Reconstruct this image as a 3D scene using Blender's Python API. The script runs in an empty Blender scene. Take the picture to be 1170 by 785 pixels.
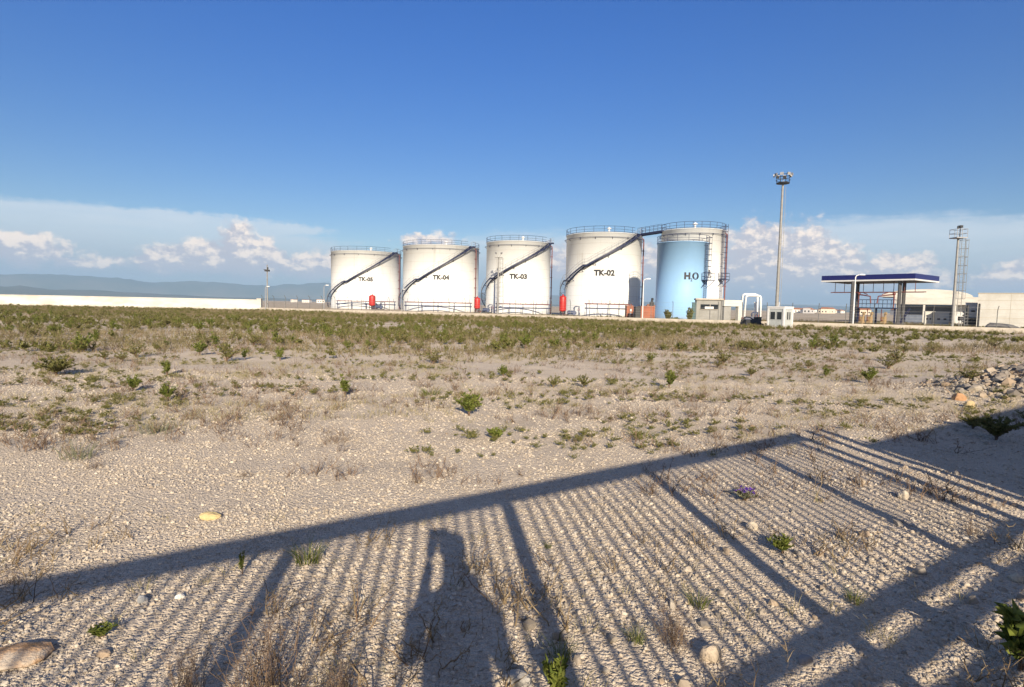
import bpy, math, random
import numpy as np
from mathutils import Vector, Matrix

random.seed(7)
RNG = np.random.default_rng(11)
R = math.radians
scene = bpy.context.scene
COL = scene.collection

# ------------------------------------------------------------------ camera
F, H, CX, CY = 660.0, 1.75, 585.0, 392.5          # focal length in px of a 1170 px wide picture, eye height
ROLL = math.atan(0.02)
PITCH = math.atan((CY - 348.7) * math.cos(ROLL) / F)
FWD = np.array([0, math.cos(PITCH), -math.sin(PITCH)])
_r0 = np.array([1.0, 0, 0]); _u0 = np.cross(_r0, FWD)
RT = math.cos(ROLL) * _r0 + math.sin(ROLL) * _u0
UP = -math.sin(ROLL) * _r0 + math.cos(ROLL) * _u0
cam_data = bpy.data.cameras.new('camera')
cam = bpy.data.objects.new('camera', cam_data); COL.objects.link(cam)
cam_data.sensor_width = 36.0
cam_data.lens = F / 1170 * 36.0
cam_data.clip_start = 0.05
cam_data.clip_end = 60000
cam.matrix_world = Matrix(((RT[0], UP[0], -FWD[0], 0), (RT[1], UP[1], -FWD[1], 0), (RT[2], UP[2], -FWD[2], H), (0, 0, 0, 1)))
scene.camera = cam

SUN_EL = R(21.5)
SUN_H = np.array([0.126, -0.992])                  # horizontal direction towards the sun
scene.view_settings.view_transform = 'Standard'
scene.view_settings.look = 'None'
scene.view_settings.gamma = 1.0
scene.view_settings.use_curve_mapping = False
scene.view_settings.exposure = 0.80
scene.cycles.max_bounces = 4
scene.cycles.diffuse_bounces = 2
scene.cycles.volume_bounces = 0
SKY_STRENGTH = 0.092
SUN_STRENGTH = 5.0

sun_data = bpy.data.lights.new('sun', 'SUN')
sun_data.energy = SUN_STRENGTH; sun_data.angle = R(0.53); sun_data.color = (1.0, 0.85, 0.66)
sun = bpy.data.objects.new('sun', sun_data); COL.objects.link(sun)
_d = Vector((SUN_H[0] * math.cos(SUN_EL), SUN_H[1] * math.cos(SUN_EL), math.sin(SUN_EL)))
sun.rotation_euler = _d.to_track_quat('Z', 'Y').to_euler()
sun.location = (0, -10, 30)


def ray(u, v):
    return (u - CX) / F * RT - (v - CY) / F * UP + FWD


def gp(u, v, z=0.0):
    d = ray(u, v); t = (z - H) / d[2]
    return np.array([0, 0, H]) + t * d


def at(u, v, Y):
    d = ray(u, v); t = Y / d[1]
    return np.array([0, 0, H]) + t * d


# ------------------------------------------------------------------ world: sky and clouds
world = bpy.data.worlds.new('World'); scene.world = world
world.use_nodes = True
world.cycles.sampling_method = 'MANUAL'; world.cycles.sample_map_resolution = 256
wt = world.node_tree; wt.nodes.clear()


class NT:
    """small helper that writes shader nodes"""
    def __init__(self, tree): self.t = tree
    def n(self, typ, ins=None, **kw):
        nd = self.t.nodes.new(typ)
        for k, v in kw.items(): setattr(nd, k, v)
        for k, v in (ins or {}).items():
            if isinstance(v, bpy.types.NodeSocket): self.t.links.new(v, nd.inputs[k])
            else: nd.inputs[k].default_value = v
        return nd
    def m(self, op, a, b=None, c=None, clamp=False):
        ins = {0: a}
        if b is not None: ins[1] = b
        if c is not None: ins[2] = c
        return self.n('ShaderNodeMath', ins, operation=op, use_clamp=clamp).outputs[0]
    def vm(self, op, a, b=None, c=None):
        ins = {0: a}
        if b is not None: ins[1] = b
        if c is not None: ins[2] = c
        nd = self.n('ShaderNodeVectorMath', ins, operation=op)
        return nd.outputs['Value'] if op in ('LENGTH', 'DOT_PRODUCT') else nd.outputs[0]
    def mix(self, f, a, b, blend='MIX'):
        nd = self.t.nodes.new('ShaderNodeMix'); nd.data_type = 'RGBA'; nd.blend_type = blend
        for s, v in ((0, f), (6, a), (7, b)):
            if isinstance(v, bpy.types.NodeSocket): self.t.links.new(v, nd.inputs[s])
            else: nd.inputs[s].default_value = v if s == 0 else (*v, 1)[:4]
        return nd.outputs[2]
    def ramp(self, x, lo, hi, smooth=True):
        nd = self.n('ShaderNodeMapRange', {0: x, 1: min(lo, hi), 2: max(lo, hi), 3: 0.0 if hi > lo else 1.0, 4: 1.0 if hi > lo else 0.0}, interpolation_type='SMOOTHSTEP' if smooth else 'LINEAR')
        return nd.outputs[0]
    def noise(self, vec, scale, detail=4.0, rough=0.55, dim='3D', dist=0.0):
        return self.n('ShaderNodeTexNoise', {'Vector': vec, 'Scale': scale, 'Detail': detail, 'Roughness': rough, 'Distortion': dist}, noise_dimensions=dim)


def azel(u, v):
    d = ray(u, v); d = d / np.linalg.norm(d)
    return math.degrees(math.atan2(d[0], d[1])), math.degrees(math.asin(d[2]))


def build_sky():
    T = NT(wt)
    sky = T.n('ShaderNodeTexSky', sky_type='NISHITA', sun_disc=False, sun_elevation=SUN_EL,
              sun_rotation=math.atan2(SUN_H[0], SUN_H[1]), altitude=0, air_density=1.0, dust_density=0.6, ozone_density=3.0)
    tc = T.n('ShaderNodeTexCoord').outputs['Generated']
    sp = T.n('ShaderNodeSeparateXYZ', {0: tc})
    az = T.m('MULTIPLY', T.m('ARCTAN2', sp.outputs[0], sp.outputs[1]), 180 / math.pi)
    el = T.m('MULTIPLY', T.m('ARCSINE', sp.outputs[2]), 180 / math.pi)
    P = T.n('ShaderNodeCombineXYZ', {0: az, 1: el, 2: 0.0}).outputs[0]

    def blobs(lst, vec):
        out = None
        for (u, v, ru, rv, w) in lst:
            a, e = azel(u, v)
            k = 57.3 / F * math.cos(R(a)) ** 1.5
            sx, sy = 1 / (ru * k), 1 / (rv * k)
            q = T.vm('MULTIPLY_ADD', vec, (sx, sy, 0), (-a * sx, -e * sy, 0))
            b = T.m('MULTIPLY', T.m('SUBTRACT', 1.0, T.vm('LENGTH', q)), w)
            out = b if out is None else T.m('MAXIMUM', out, b)
        return out
    # domain warps
    nz = T.noise(T.vm('MULTIPLY', P, (1, 1.4, 1)), 0.8, 8, 0.62)
    nA = T.vm('SUBTRACT', nz.outputs['Color'], (0.5, 0.5, 0.5))
    Pw = T.vm('MULTIPLY_ADD', nA, (1.7, 1.3, 0), P)
    vor = T.n('ShaderNodeTexVoronoi', {'Vector': Pw, 'Scale': 0.75, 'Smoothness': 0.35, 'Detail': 2.0, 'Roughness': 0.6}, feature='SMOOTH_F1')
    puff = T.m('SUBTRACT', 0.95, vor.outputs['Distance'])
    cum = [(273, 280, 20, 26, 1.05), (284, 294, 36, 24, 1.05), (240, 298, 60, 16, .9), (20, 284, 60, 18, .85), (304, 296, 17, 20, .9), (235, 290, 30, 18, .9), (205, 296, 40, 18, .8),
           (176, 300, 22, 18, .8), (352, 305, 42, 15, .95), (375, 300, 22, 14, .9), (15, 274, 46, 13, .9), (28, 293, 24, 16, .85), (76, 299, 18, 10, .7),
           (105, 300, 34, 10, .65), (885, 300, 64, 46, 1.05), (862, 318, 44, 30, .95), (930, 310, 60, 30, 1.0), (1030, 306, 36, 18, .9), (1078, 320, 16, 16, .7),
           (1160, 318, 38, 18, .9), (1128, 324, 40, 14, .7), (1010, 322, 40, 12, .6), (1180, 312, 20, 22, .9), (490, 274, 34, 9, .7),
           (640, 300, 46, 24, .75), (735, 300, 40, 34, .55)]
    cum = [(u_, v_, ru_ * 1.5, rv_ * 1.45, w_) for (u_, v_, ru_, rv_, w_) in cum]
    bc = blobs(cum, Pw)
    bc2 = blobs(cum, T.vm('ADD', Pw, (0.55, 0.75, 0)))
    dens = T.m('ADD', bc, T.m('MULTIPLY', puff, 0.35))
    cmask = T.ramp(dens, 0.10, 0.44)
    # lit side of the towers: compare with the density a little up and towards the sun
    Pl = T.vm('ADD', P, (0.35, 0.45, 0))
    nz2 = T.noise(T.vm('MULTIPLY', Pl, (1, 1.4, 1)), 0.8, 8, 0.62)
    relief = T.m('SUBTRACT', nz.outputs[0], nz2.outputs[0])
    lit = T.ramp(T.m('ADD', T.m('MULTIPLY', relief, 2.6), T.m('ADD', T.m('MULTIPLY', puff, 0.5), T.m('MULTIPLY', T.m('SUBTRACT', bc, bc2), 1.2))), -0.10, 0.70)
    # soft anvil sheets
    soft = T.vm('MULTIPLY_ADD', nA, (6.0, 1.1, 0), P)
    sheet = [(60, 300, 210, 26, .8), (880, 312, 120, 40, 1.0), (250, 298, 150, 28, .8), (120, 262, 330, 34, 1), (60, 262, 260, 30, 1), (210, 256, 190, 18, .9), (230, 285, 260, 34, .8), (320, 262, 74, 10, .7),
             (1000, 300, 290, 62, 1.2), (1230, 292, 260, 66, 1.2), (820, 318, 260, 60, .9), (620, 300, 170, 44, .6)]
    bs = blobs(sheet, soft)
    streak = T.noise(T.vm('MULTIPLY', P, (0.25, 2.2, 1)), 0.7, 5, 0.6).outputs[0]
    smask = T.ramp(T.m('ADD', bs, T.m('MULTIPLY', T.m('SUBTRACT', streak, 0.5), 0.35)), 0.02, 0.34)
    smask = T.m('MULTIPLY', smask, T.m('MULTIPLY_ADD', streak, 0.5, 0.50))
    low = T.m('SUBTRACT', 1.0, T.ramp(el, 0.5, 6.0))
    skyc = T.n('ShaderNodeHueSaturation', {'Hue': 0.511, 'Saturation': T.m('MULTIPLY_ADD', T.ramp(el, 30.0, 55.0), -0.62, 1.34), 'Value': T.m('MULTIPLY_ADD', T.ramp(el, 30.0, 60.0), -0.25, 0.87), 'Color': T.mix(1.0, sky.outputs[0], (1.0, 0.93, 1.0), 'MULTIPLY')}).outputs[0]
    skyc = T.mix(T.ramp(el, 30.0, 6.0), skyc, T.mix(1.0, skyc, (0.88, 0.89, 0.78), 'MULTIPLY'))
    hz = T.mix(T.m('MULTIPLY', low, 0.75), skyc, (2.3, 2.95, 3.9))          # moist air low over the plain
    white = T.mix(T.ramp(el, 2.0, 7.0), (2.8, 3.15, 3.85), (5.0, 5.35, 5.7))
    c1 = T.mix(T.m('MULTIPLY', smask, 0.88), hz, white)
    ccol = T.mix(lit, (3.9, 3.75, 4.15), (8.0, 6.7, 5.6))
    c2 = T.mix(T.m('MULTIPLY', cmask, T.m('MULTIPLY_ADD', T.ramp(el, 0.4, 3.0), 0.65, 0.30)), c1, ccol)
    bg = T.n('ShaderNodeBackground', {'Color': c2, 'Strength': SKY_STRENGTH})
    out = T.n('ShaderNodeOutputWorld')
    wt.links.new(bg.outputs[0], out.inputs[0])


build_sky()

# ------------------------------------------------------------------ materials
MATS = {}


def mat(name, col, rough=0.6, metal=0.0, var=0.0, scale=3.0, col2=None, bump=0.0, bscale=20.0, spec=None, stretch=(1, 1, 1)):
    if name in MATS: return MATS[name]
    m = bpy.data.materials.new(name); m.use_nodes = True
    T = NT(m.node_tree); b = m.node_tree.nodes['Principled BSDF']
    b.inputs['Roughness'].default_value = rough; b.inputs['Metallic'].default_value = metal
    if spec is not None: b.inputs['Specular IOR Level'].default_value = spec
    tc = T.n('ShaderNodeTexCoord').outputs['Object']
    if stretch != (1, 1, 1): tc = T.vm('MULTIPLY', tc, stretch)
    if col2 is None:
        k = 1 - max(var, 0.08)
        col2 = tuple(c * k for c in col)
    nz = T.noise(tc, scale, 6, 0.65).outputs[0]
    c = T.mix(T.ramp(nz, 0.38, 0.68), col, col2)
    m.node_tree.links.new(c, b.inputs['Base Color'])
    if bump > 0:
        n2 = T.noise(tc, bscale, 4, 0.6).outputs[0]
        bp = T.n('ShaderNodeBump', {'Height': n2, 'Strength': bump, 'Distance': 0.02})
        m.node_tree.links.new(bp.outputs[0], b.inputs['Normal'])
    MATS[name] = m
    return m


def island_mat(name, cols, rough=0.8, trans=0.0, noise_scale=None):
    """colour picked per loose piece (stone, leaf, blade)"""
    if name in MATS: return MATS[name]
    m = bpy.data.materials.new(name); m.use_nodes = True
    T = NT(m.node_tree); b = m.node_tree.nodes['Principled BSDF']
    b.inputs['Roughness'].default_value = rough
    b.inputs['Specular IOR Level'].default_value = 0.25
    rnd = T.n('ShaderNodeNewGeometry').outputs['Random Per Island']
    cr = T.n('ShaderNodeValToRGB', {0: rnd}); e = cr.color_ramp.elements
    cr.color_ramp.interpolation = 'LINEAR'
    for i, c in enumerate(cols):
        p = i / (len(cols) - 1)
        el = e[i] if i < 2 else e.new(p)
        el.position = p; el.color = (*c, 1)
    c = cr.outputs[0]
    if noise_scale:
        tc = T.n('ShaderNodeTexCoord').outputs['Object']
        nz = T.noise(tc, noise_scale, 5, 0.65).outputs[0]
        c = T.mix(T.m('MULTIPLY', T.ramp(nz, 0.35, 0.7), 0.45), c, (0.20, 0.16, 0.11))
    m.node_tree.links.new(c, b.inputs['Base Color'])
    if trans > 0:
        tr = T.n('ShaderNodeBsdfTranslucent', {'Color': c})
        ms = T.n('ShaderNodeMixShader', {0: trans, 1: b.outputs[0], 2: tr.outputs[0]})
        m.node_tree.links.new(ms.outputs[0], m.node_tree.nodes['Material Output'].inputs[0])
    MATS[name] = m
    return m


def tank_mat(name, col, streak, course=True):
    m = bpy.data.materials.new(name); m.use_nodes = True
    T = NT(m.node_tree); b = m.node_tree.nodes['Principled BSDF']
    b.inputs['Roughness'].default_value = 0.55; b.inputs['Specular IOR Level'].default_value = 0.3
    tc = T.n('ShaderNodeTexCoord').outputs['Object']
    sp = T.n('ShaderNodeSeparateXYZ', {0: tc})
    z = sp.outputs[2]
    v1 = T.noise(T.vm('MULTIPLY', tc, (1.6, 1.6, 0.05)), 1.0, 5, 0.7).outputs[0]
    v2 = T.noise(tc, 0.35, 4, 0.6).outputs[0]
    st = T.m('MULTIPLY', T.ramp(v1, 0.5, 0.78), T.ramp(v2, 0.35, 0.65))
    c = T.mix(T.m('MULTIPLY', st, 0.55), col, streak)
    fr = T.m('FRACT', T.m('DIVIDE', z, 1.85))
    seam = T.m('LESS_THAN', fr, 0.022)
    c = T.mix(T.m('MULTIPLY', seam, 0.6), c, streak)
    base = T.m('SUBTRACT', 1.0, T.ramp(T.m('ADD', z, T.m('MULTIPLY', v2, 1.2)), 0.5, 1.6))
    c = T.mix(T.m('MULTIPLY', base, 0.35), c, (0.34, 0.28, 0.2))      # splashed mud at the foot
    ang = T.m('MULTIPLY', T.m('ARCTAN2', sp.outputs[0], sp.outputs[1]), 3.2)
    row = T.m('MULTIPLY', T.m('FLOOR', T.m('DIVIDE', z, 1.85)), 0.37)
    wn = T.n('ShaderNodeTexWhiteNoise', {'W': T.m('FLOOR', T.m('ADD', ang, row))}, noise_dimensions='1D').outputs[0]
    c = T.mix(T.m('MULTIPLY', wn, 0.28), c, tuple(x * 0.8 for x in col))
    m.node_tree.links.new(c, b.inputs['Base Color'])
    bp = T.n('ShaderNodeBump', {'Height': T.m('ADD', T.m('MULTIPLY', v2, 0.5), T.m('MULTIPLY', seam, 0.1)), 'Strength': 0.25, 'Distance': 0.06})
    m.node_tree.links.new(bp.outputs[0], b.inputs['Normal'])
    return m


WHITE = tank_mat('white_paint', (0.72, 0.745, 0.73), (0.38, 0.33, 0.26))
BLUE = tank_mat('sky_blue_paint', (0.26, 0.46, 0.70), (0.30, 0.48, 0.58))
STEEL = mat('painted_steel_navy', (0.016, 0.022, 0.06), 0.55)
RAILM = mat('railing_steel', (0.03, 0.042, 0.095), 0.5)
GALV = mat('galvanised_steel', (0.34, 0.35, 0.36), 0.5, 0.3, 0.2)
MASTM = mat('mast_steel', (0.26, 0.26, 0.25), 0.6, 0.2, 0.2)
POSTM = mat('fence_post_steel', (0.14, 0.145, 0.14), 0.6, 0.1, 0.2)
WHITEP = mat('white_enamel', (0.66, 0.67, 0.66), 0.4, 0, 0.1)
REDP = mat('red_paint', (0.42, 0.022, 0.018), 0.45, 0, 0.2)
RUST = mat('red_oxide_pipe', (0.17, 0.055, 0.05), 0.6, 0, 0.3)
PUMPB = mat('pump_blue', (0.05, 0.07, 0.14), 0.5, 0, 0.3)
BLACK = mat('black_lettering', (0.012, 0.012, 0.014), 0.6)
DARKM = mat('dark_metal', (0.02, 0.022, 0.025), 0.6)
CONC = mat('concrete', (0.46, 0.42, 0.35), 0.9, 0, 0.3, 1.5, (0.34, 0.31, 0.26), 0.3, 30)
CONCG = mat('grey_render', (0.29, 0.29, 0.27), 0.9, 0, 0.25, 0.8, (0.22, 0.22, 0.20), 0.3, 25)
CREAM = mat('cream_render', (0.54, 0.54, 0.495), 0.85, 0, 0.15, 0.6, (0.46, 0.45, 0.40), 0.2, 15)
WALLM = mat('whitewashed_wall', (0.58, 0.57, 0.52), 0.9, 0, 0.15, 0.5, (0.46, 0.43, 0.37), 0.2, 15, None, (0.5, 0.5, 1.6))
NAVY = mat('navy_fascia', (0.012, 0.015, 0.11), 0.4)
GLASS = mat('dark_glass', (0.02, 0.025, 0.03), 0.1, 0, 0.1, spec=0.6)
PANEL = mat('kiosk_panel', (0.42, 0.45, 0.44), 0.6, 0, 0.15)
CONT = mat('rusty_container_paint', (0.36, 0.13, 0.07), 0.65, 0, 0.3, 1.2, (0.24, 0.09, 0.05))
YEL = mat('ochre_machine_paint', (0.34, 0.24, 0.12), 0.6, 0, 0.2)
TEAL = mat('dark_teal', (0.05, 0.11, 0.12), 0.6)
LEAF = island_mat('green_leaves', [(0.075, 0.105, 0.018), (0.13, 0.165, 0.028), (0.20, 0.225, 0.05), (0.12, 0.145, 0.03)], 0.6, 0.3)
LEAFD = island_mat('olive_leaves', [(0.09, 0.10, 0.03), (0.15, 0.15, 0.045), (0.20, 0.18, 0.065)], 0.7, 0.2)
FARDRY = island_mat('dry_scrub', [(0.115, 0.09, 0.055), (0.19, 0.155, 0.085), (0.165, 0.15, 0.07), (0.24, 0.205, 0.12)], 0.9, 0.1)
LEAFM = island_mat('mixed_scrub_leaves', [(0.085, 0.105, 0.022), (0.14, 0.155, 0.035), (0.15, 0.125, 0.05), (0.19, 0.20, 0.055), (0.12, 0.095, 0.045)], 0.65, 0.25)
LEAFG = island_mat('grey_green_leaves', [(0.12, 0.14, 0.08), (0.20, 0.21, 0.13), (0.15, 0.16, 0.09)], 0.7, 0.2)
DRY = island_mat('dry_stems', [(0.13, 0.09, 0.055), (0.22, 0.165, 0.095), (0.32, 0.25, 0.15), (0.17, 0.11, 0.07)], 0.85, 0.15)
STRAW = island_mat('straw_blades', [(0.30, 0.26, 0.13), (0.45, 0.38, 0.22), (0.22, 0.22, 0.09)], 0.8, 0.25)
TWIG = island_mat('brown_twigs', [(0.10, 0.07, 0.05), (0.17, 0.12, 0.08), (0.22, 0.15, 0.10)], 0.9)
PURPLE = island_mat('purple_petals', [(0.13, 0.05, 0.42), (0.22, 0.10, 0.55), (0.10, 0.04, 0.30)], 0.6, 0.3)
STONE = island_mat('limestone_chips', [(0.32, 0.275, 0.215), (0.49, 0.425, 0.335), (0.44, 0.39, 0.315), (0.57, 0.51, 0.415), (0.39, 0.325, 0.245), (0.48, 0.42, 0.34), (0.42, 0.395, 0.35)], 0.9)
RUBBLE = island_mat('broken_rubble', [(0.20, 0.18, 0.155), (0.38, 0.34, 0.28), (0.28, 0.255, 0.22), (0.47, 0.42, 0.34), (0.30, 0.225, 0.155), (0.34, 0.30, 0.25)], 0.9, 0, 9.0)


def ground_material():
    m = bpy.data.materials.new('gravel_ground'); m.use_nodes = True
    T = NT(m.node_tree); b = m.node_tree.nodes['Principled BSDF']
    b.inputs['Roughness'].default_value = 0.95; b.inputs['Specular IOR Level'].default_value = 0.15
    pos = T.n('ShaderNodeTexCoord').outputs['Object']
    p2 = T.vm('MULTIPLY', pos, (1, 1, 0))
    big = T.noise(T.vm('MULTIPLY', p2, (0.6, 1, 1)), 0.16, 6, 0.62).outputs[0]
    mid = T.noise(p2, 0.9, 6, 0.65).outputs[0]
    fine = T.noise(p2, 14.0, 5, 0.7).outputs[0]
    va = T.n('ShaderNodeTexVoronoi', {'Vector': T.vm('ADD', p2, T.vm('MULTIPLY', T.noise(p2, 20, 2).outputs['Color'], (0.02, 0.02, 0))), 'Scale': 42.0}, feature='F1')
    vb = T.n('ShaderNodeTexVoronoi', {'Vector': p2, 'Scale': 95.0}, feature='F1')
    sa = T.n('ShaderNodeSeparateColor', {0: va.outputs['Color']})
    sb = T.n('ShaderNodeSeparateColor', {0: vb.outputs['Color']})
    sand = T.mix(T.ramp(mid, 0.35, 0.68), (0.63, 0.535, 0.415), (0.54, 0.445, 0.325))
    chip = T.mix(sa.outputs[0], (0.42, 0.36, 0.29), (0.76, 0.68, 0.56))
    chip2 = T.mix(sb.outputs[0], (0.42, 0.35, 0.27), (0.70, 0.62, 0.50))
    c = T.mix(0.55, sand, T.mix(0.5, chip, chip2))
    soil = T.m('MULTIPLY', T.ramp(big, 0.50, 0.66), T.m('MULTIPLY_ADD', mid, 0.7, 0.3))
    c = T.mix(T.m('MULTIPLY', soil, 0.38), c, (0.27, 0.215, 0.145))     # fine soil and plant litter between the stones
    far = T.ramp(T.n('ShaderNodeSeparateXYZ', {0: pos}).outputs[1], 22.0, 60.0)
    fb = T.noise(T.vm('MULTIPLY', p2, (0.05, 0.4, 1)), 1.0, 4, 0.6).outputs[0]
    c = T.mix(T.m('MULTIPLY', far, T.m('MULTIPLY', T.ramp(fb, 0.40, 0.60), 0.75)), c, (0.235, 0.19, 0.115))
    c = T.mix(T.m('MULTIPLY', T.m('SUBTRACT', 0.5, fine), 0.5), c, (0.16, 0.13, 0.1))
    m.node_tree.links.new(c, b.inputs['Base Color'])
    h = T.m('ADD', T.m('MULTIPLY', va.outputs['Distance'], -0.6), T.m('MULTIPLY', vb.outputs['Distance'], -0.3))
    h = T.m('ADD', h, T.m('MULTIPLY', fine, 0.5))
    bp = T.n('ShaderNodeBump', {'Height': h, 'Strength': T.m('MULTIPLY_ADD', T.ramp(T.n('ShaderNodeSeparateXYZ', {0: pos}).outputs[1], 9.0, 22.0), -0.72, 0.9), 'Distance': 0.03})
    m.node_tree.links.new(bp.outputs[0], b.inputs['Normal'])
    return m


# ------------------------------------------------------------------ mesh builder
class MB:
    def __init__(s): s.v = []; s.f = []; s.sm = []; s.mi = []; s.cur = 0
    def add(s, vs, fs, smooth=False):
        o = len(s.v); s.v += [tuple(map(float, p)) for p in vs]
        for f in fs:
            s.f.append([i + o for i in f]); s.sm.append(smooth); s.mi.append(s.cur)
    def box(s, c, size, rz=0.0, taper=1.0):
        cx, cy, cz = c; sx, sy, sz = (d / 2 for d in size); co, si = math.cos(rz), math.sin(rz)
        vs = []
        for z in (-sz, sz):
            k = taper if z > 0 else 1
            for x, y in ((-sx, -sy), (sx, -sy), (sx, sy), (-sx, sy)):
                vs.append((cx + (x * co - y * si) * k, cy + (x * si + y * co) * k, cz + z))
        s.add(vs, [(3, 2, 1, 0), (4, 5, 6, 7), (0, 1, 5, 4), (1, 2, 6, 5), (2, 3, 7, 6), (3, 0, 4, 7)])
        return s
    def beam(s, a, b, w, h):
        a = Vector(a); b = Vector(b); d = (b - a).normalized()
        r = d.cross(Vector((0, 0, 1)))
        if r.length < 1e-4: r = Vector((1, 0, 0))
        r.normalize(); u = r.cross(d).normalized()
        vs = []
        for p in (a, b):
            for i, j in ((-1, -1), (1, -1), (1, 1), (-1, 1)): vs.append(p + r * (i * w / 2) + u * (j * h / 2))
        s.add(vs, [(3, 2, 1, 0), (4, 5, 6, 7), (0, 1, 5, 4), (1, 2, 6, 5), (2, 3, 7, 6), (3, 0, 4, 7)])
        return s
    def cyl(s, a, b, r0, r1=None, n=10, caps=True):
        r1 = r0 if r1 is None else r1
        a = Vector(a); b = Vector(b); d = (b - a).normalized()
        x = d.orthogonal().normalized(); y = d.cross(x)
        vs = []
        for p, r in ((a, r0), (b, r1)):
            for i in range(n):
                t = 2 * math.pi * i / n; vs.append(p + x * (r * math.cos(t)) + y * (r * math.sin(t)))
        s.add(vs, [(i, (i + 1) % n, n + (i + 1) % n, n + i) for i in range(n)], True)
        if caps:
            s.add(vs[:n], [tuple(range(n - 1, -1, -1))]); s.add(vs[n:], [tuple(range(n))])
        return s
    def tube(s, pts, r, n=6, closed=False):
        pts = [Vector(p) for p in pts]; m = len(pts); vs = []
        rr = r if isinstance(r, (list, tuple)) else [r] * m
        for i, p in enumerate(pts):
            if closed: d = pts[(i + 1) % m] - pts[i - 1]
            else: d = pts[min(i + 1, m - 1)] - pts[max(i - 1, 0)]
            d.normalize()
            x = d.cross(Vector((0, 0, 1)))
            if x.length < 1e-3: x = d.cross(Vector((0, 1, 0)))
            x.normalize(); y = x.cross(d)
            for k in range(n):
                t = 2 * math.pi * k / n; vs.append(p + x * (rr[i] * math.cos(t)) + y * (rr[i] * math.sin(t)))
        fs = []
        for i in range(m if closed else m - 1):
            j = (i + 1) % m
            for k in range(n): fs.append((i * n + k, i * n + (k + 1) % n, j * n + (k + 1) % n, j * n + k))
        s.add(vs, fs, True)
        if not closed:
            s.add(vs[:n], [tuple(range(n - 1, -1, -1))]); s.add(vs[-n:], [tuple(range(n))])
        return s
    def lathe(s, prof, n=32, c=(0, 0, 0), smooth=True):
        vs = []; m = len(prof)
        for r, z in prof:
            for i in range(n):
                t = 2 * math.pi * i / n; vs.append((c[0] + r * math.cos(t), c[1] + r * math.sin(t), c[2] + z))
        fs = [(j * n + i, j * n + (i + 1) % n, (j + 1) * n + (i + 1) % n, (j + 1) * n + i) for j in range(m - 1) for i in range(n)]
        s.add(vs, fs, smooth)
        return s
    def sphere(s, c, r, n=10, sz=1.0):
        k = max(4, n // 2)
        return s.lathe([(max(1e-4, r * math.sin(math.pi * j / k)), -r * sz * math.cos(math.pi * j / k)) for j in range(k + 1)], n, c)
    def prism(s, poly, z0, z1):
        n = len(poly)
        vs = [(x, y, z0) for x, y in poly] + [(x, y, z1) for x, y in poly]
        s.add(vs, [tuple(range(n - 1, -1, -1)), tuple(range(n, 2 * n))] + [(i, (i + 1) % n, n + (i + 1) % n, n + i) for i in range(n)])
        return s
    def quad(s, a, b, c, d): s.add([a, b, c, d], [(0, 1, 2, 3)]); return s
    def build(s, name, mats, parent=None, loc=None, rz=0.0):
        me = bpy.data.meshes.new(name); me.from_pydata(s.v, [], s.f)
        for m in (mats if isinstance(mats, (list, tuple)) else [mats]): me.materials.append(m)
        me.polygons.foreach_set('use_smooth', s.sm); me.polygons.foreach_set('material_index', s.mi)
        me.update()
        o = bpy.data.objects.new(name, me); COL.objects.link(o)
        if parent is not None: o.parent = parent
        if loc is not None: o.location = loc
        if rz: o.rotation_euler.z = rz
        return o


def np_mesh(name, V, faces, mats, parent=None, mi=None, smooth=False):
    """V (n,3); faces (m,k) all with the same number of corners"""
    V = np.ascontiguousarray(V, dtype=np.float32); faces = np.ascontiguousarray(faces, dtype=np.int32)
    me = bpy.data.meshes.new(name); m, k = faces.shape
    me.vertices.add(len(V)); me.vertices.foreach_set('co', V.ravel())
    me.loops.add(m * k); me.loops.foreach_set('vertex_index', faces.ravel())
    me.polygons.add(m); me.polygons.foreach_set('loop_start', np.arange(0, m * k, k, dtype=np.int32))
    if mi is not None: me.polygons.foreach_set('material_index', np.ascontiguousarray(mi, dtype=np.int32))
    me.polygons.foreach_set('use_smooth', np.full(m, smooth))
    for q in (mats if isinstance(mats, (list, tuple)) else [mats]): me.materials.append(q)
    me.update(calc_edges=True)
    if name is None: return me
    o = bpy.data.objects.new(name, me); COL.objects.link(o)
    if parent is not None: o.parent = parent
    return o


def tag(o, label=None, cat=None, group=None, kind=None):
    if label: o['label'] = label
    if cat: o['category'] = cat
    if group: o['group'] = group
    if kind: o['kind'] = kind
    return o


def thing(name, label, cat, loc=(0, 0, 0), rz=0.0, group=None):
    o = bpy.data.objects.new(name, None); COL.objects.link(o)
    o.location = loc; o.rotation_euler.z = rz; o.empty_display_size = 0.2
    return tag(o, label, cat, group)


def copy_thing(o, loc, rz=0.0, sc=1.0, label=None, group=None):
    c = o.copy(); COL.objects.link(c); c.location = loc; c.rotation_euler.z = rz; c.scale = (sc, sc, sc)
    if label: c['label'] = label
    if group: c['group'] = group
    for ch in list(o.children):
        d = ch.copy(); COL.objects.link(d); d.parent = c
        for g in list(ch.children):
            e = g.copy(); COL.objects.link(e); e.parent = d
    return c


# ------------------------------------------------------------------ noise and ground height
_tab = np.random.default_rng(5).random((256, 256))


def vnoise(x, y):
    x = np.asarray(x, float); y = np.asarray(y, float)
    xi = np.floor(x).astype(int); yi = np.floor(y).astype(int)
    fx = x - xi; fy = y - yi; fx = fx * fx * (3 - 2 * fx); fy = fy * fy * (3 - 2 * fy)
    g = lambda a, b: _tab[a & 255, b & 255]
    return (g(xi, yi) * (1 - fx) + g(xi + 1, yi) * fx) * (1 - fy) + (g(xi, yi + 1) * (1 - fx) + g(xi + 1, yi + 1) * fx) * fy


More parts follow.
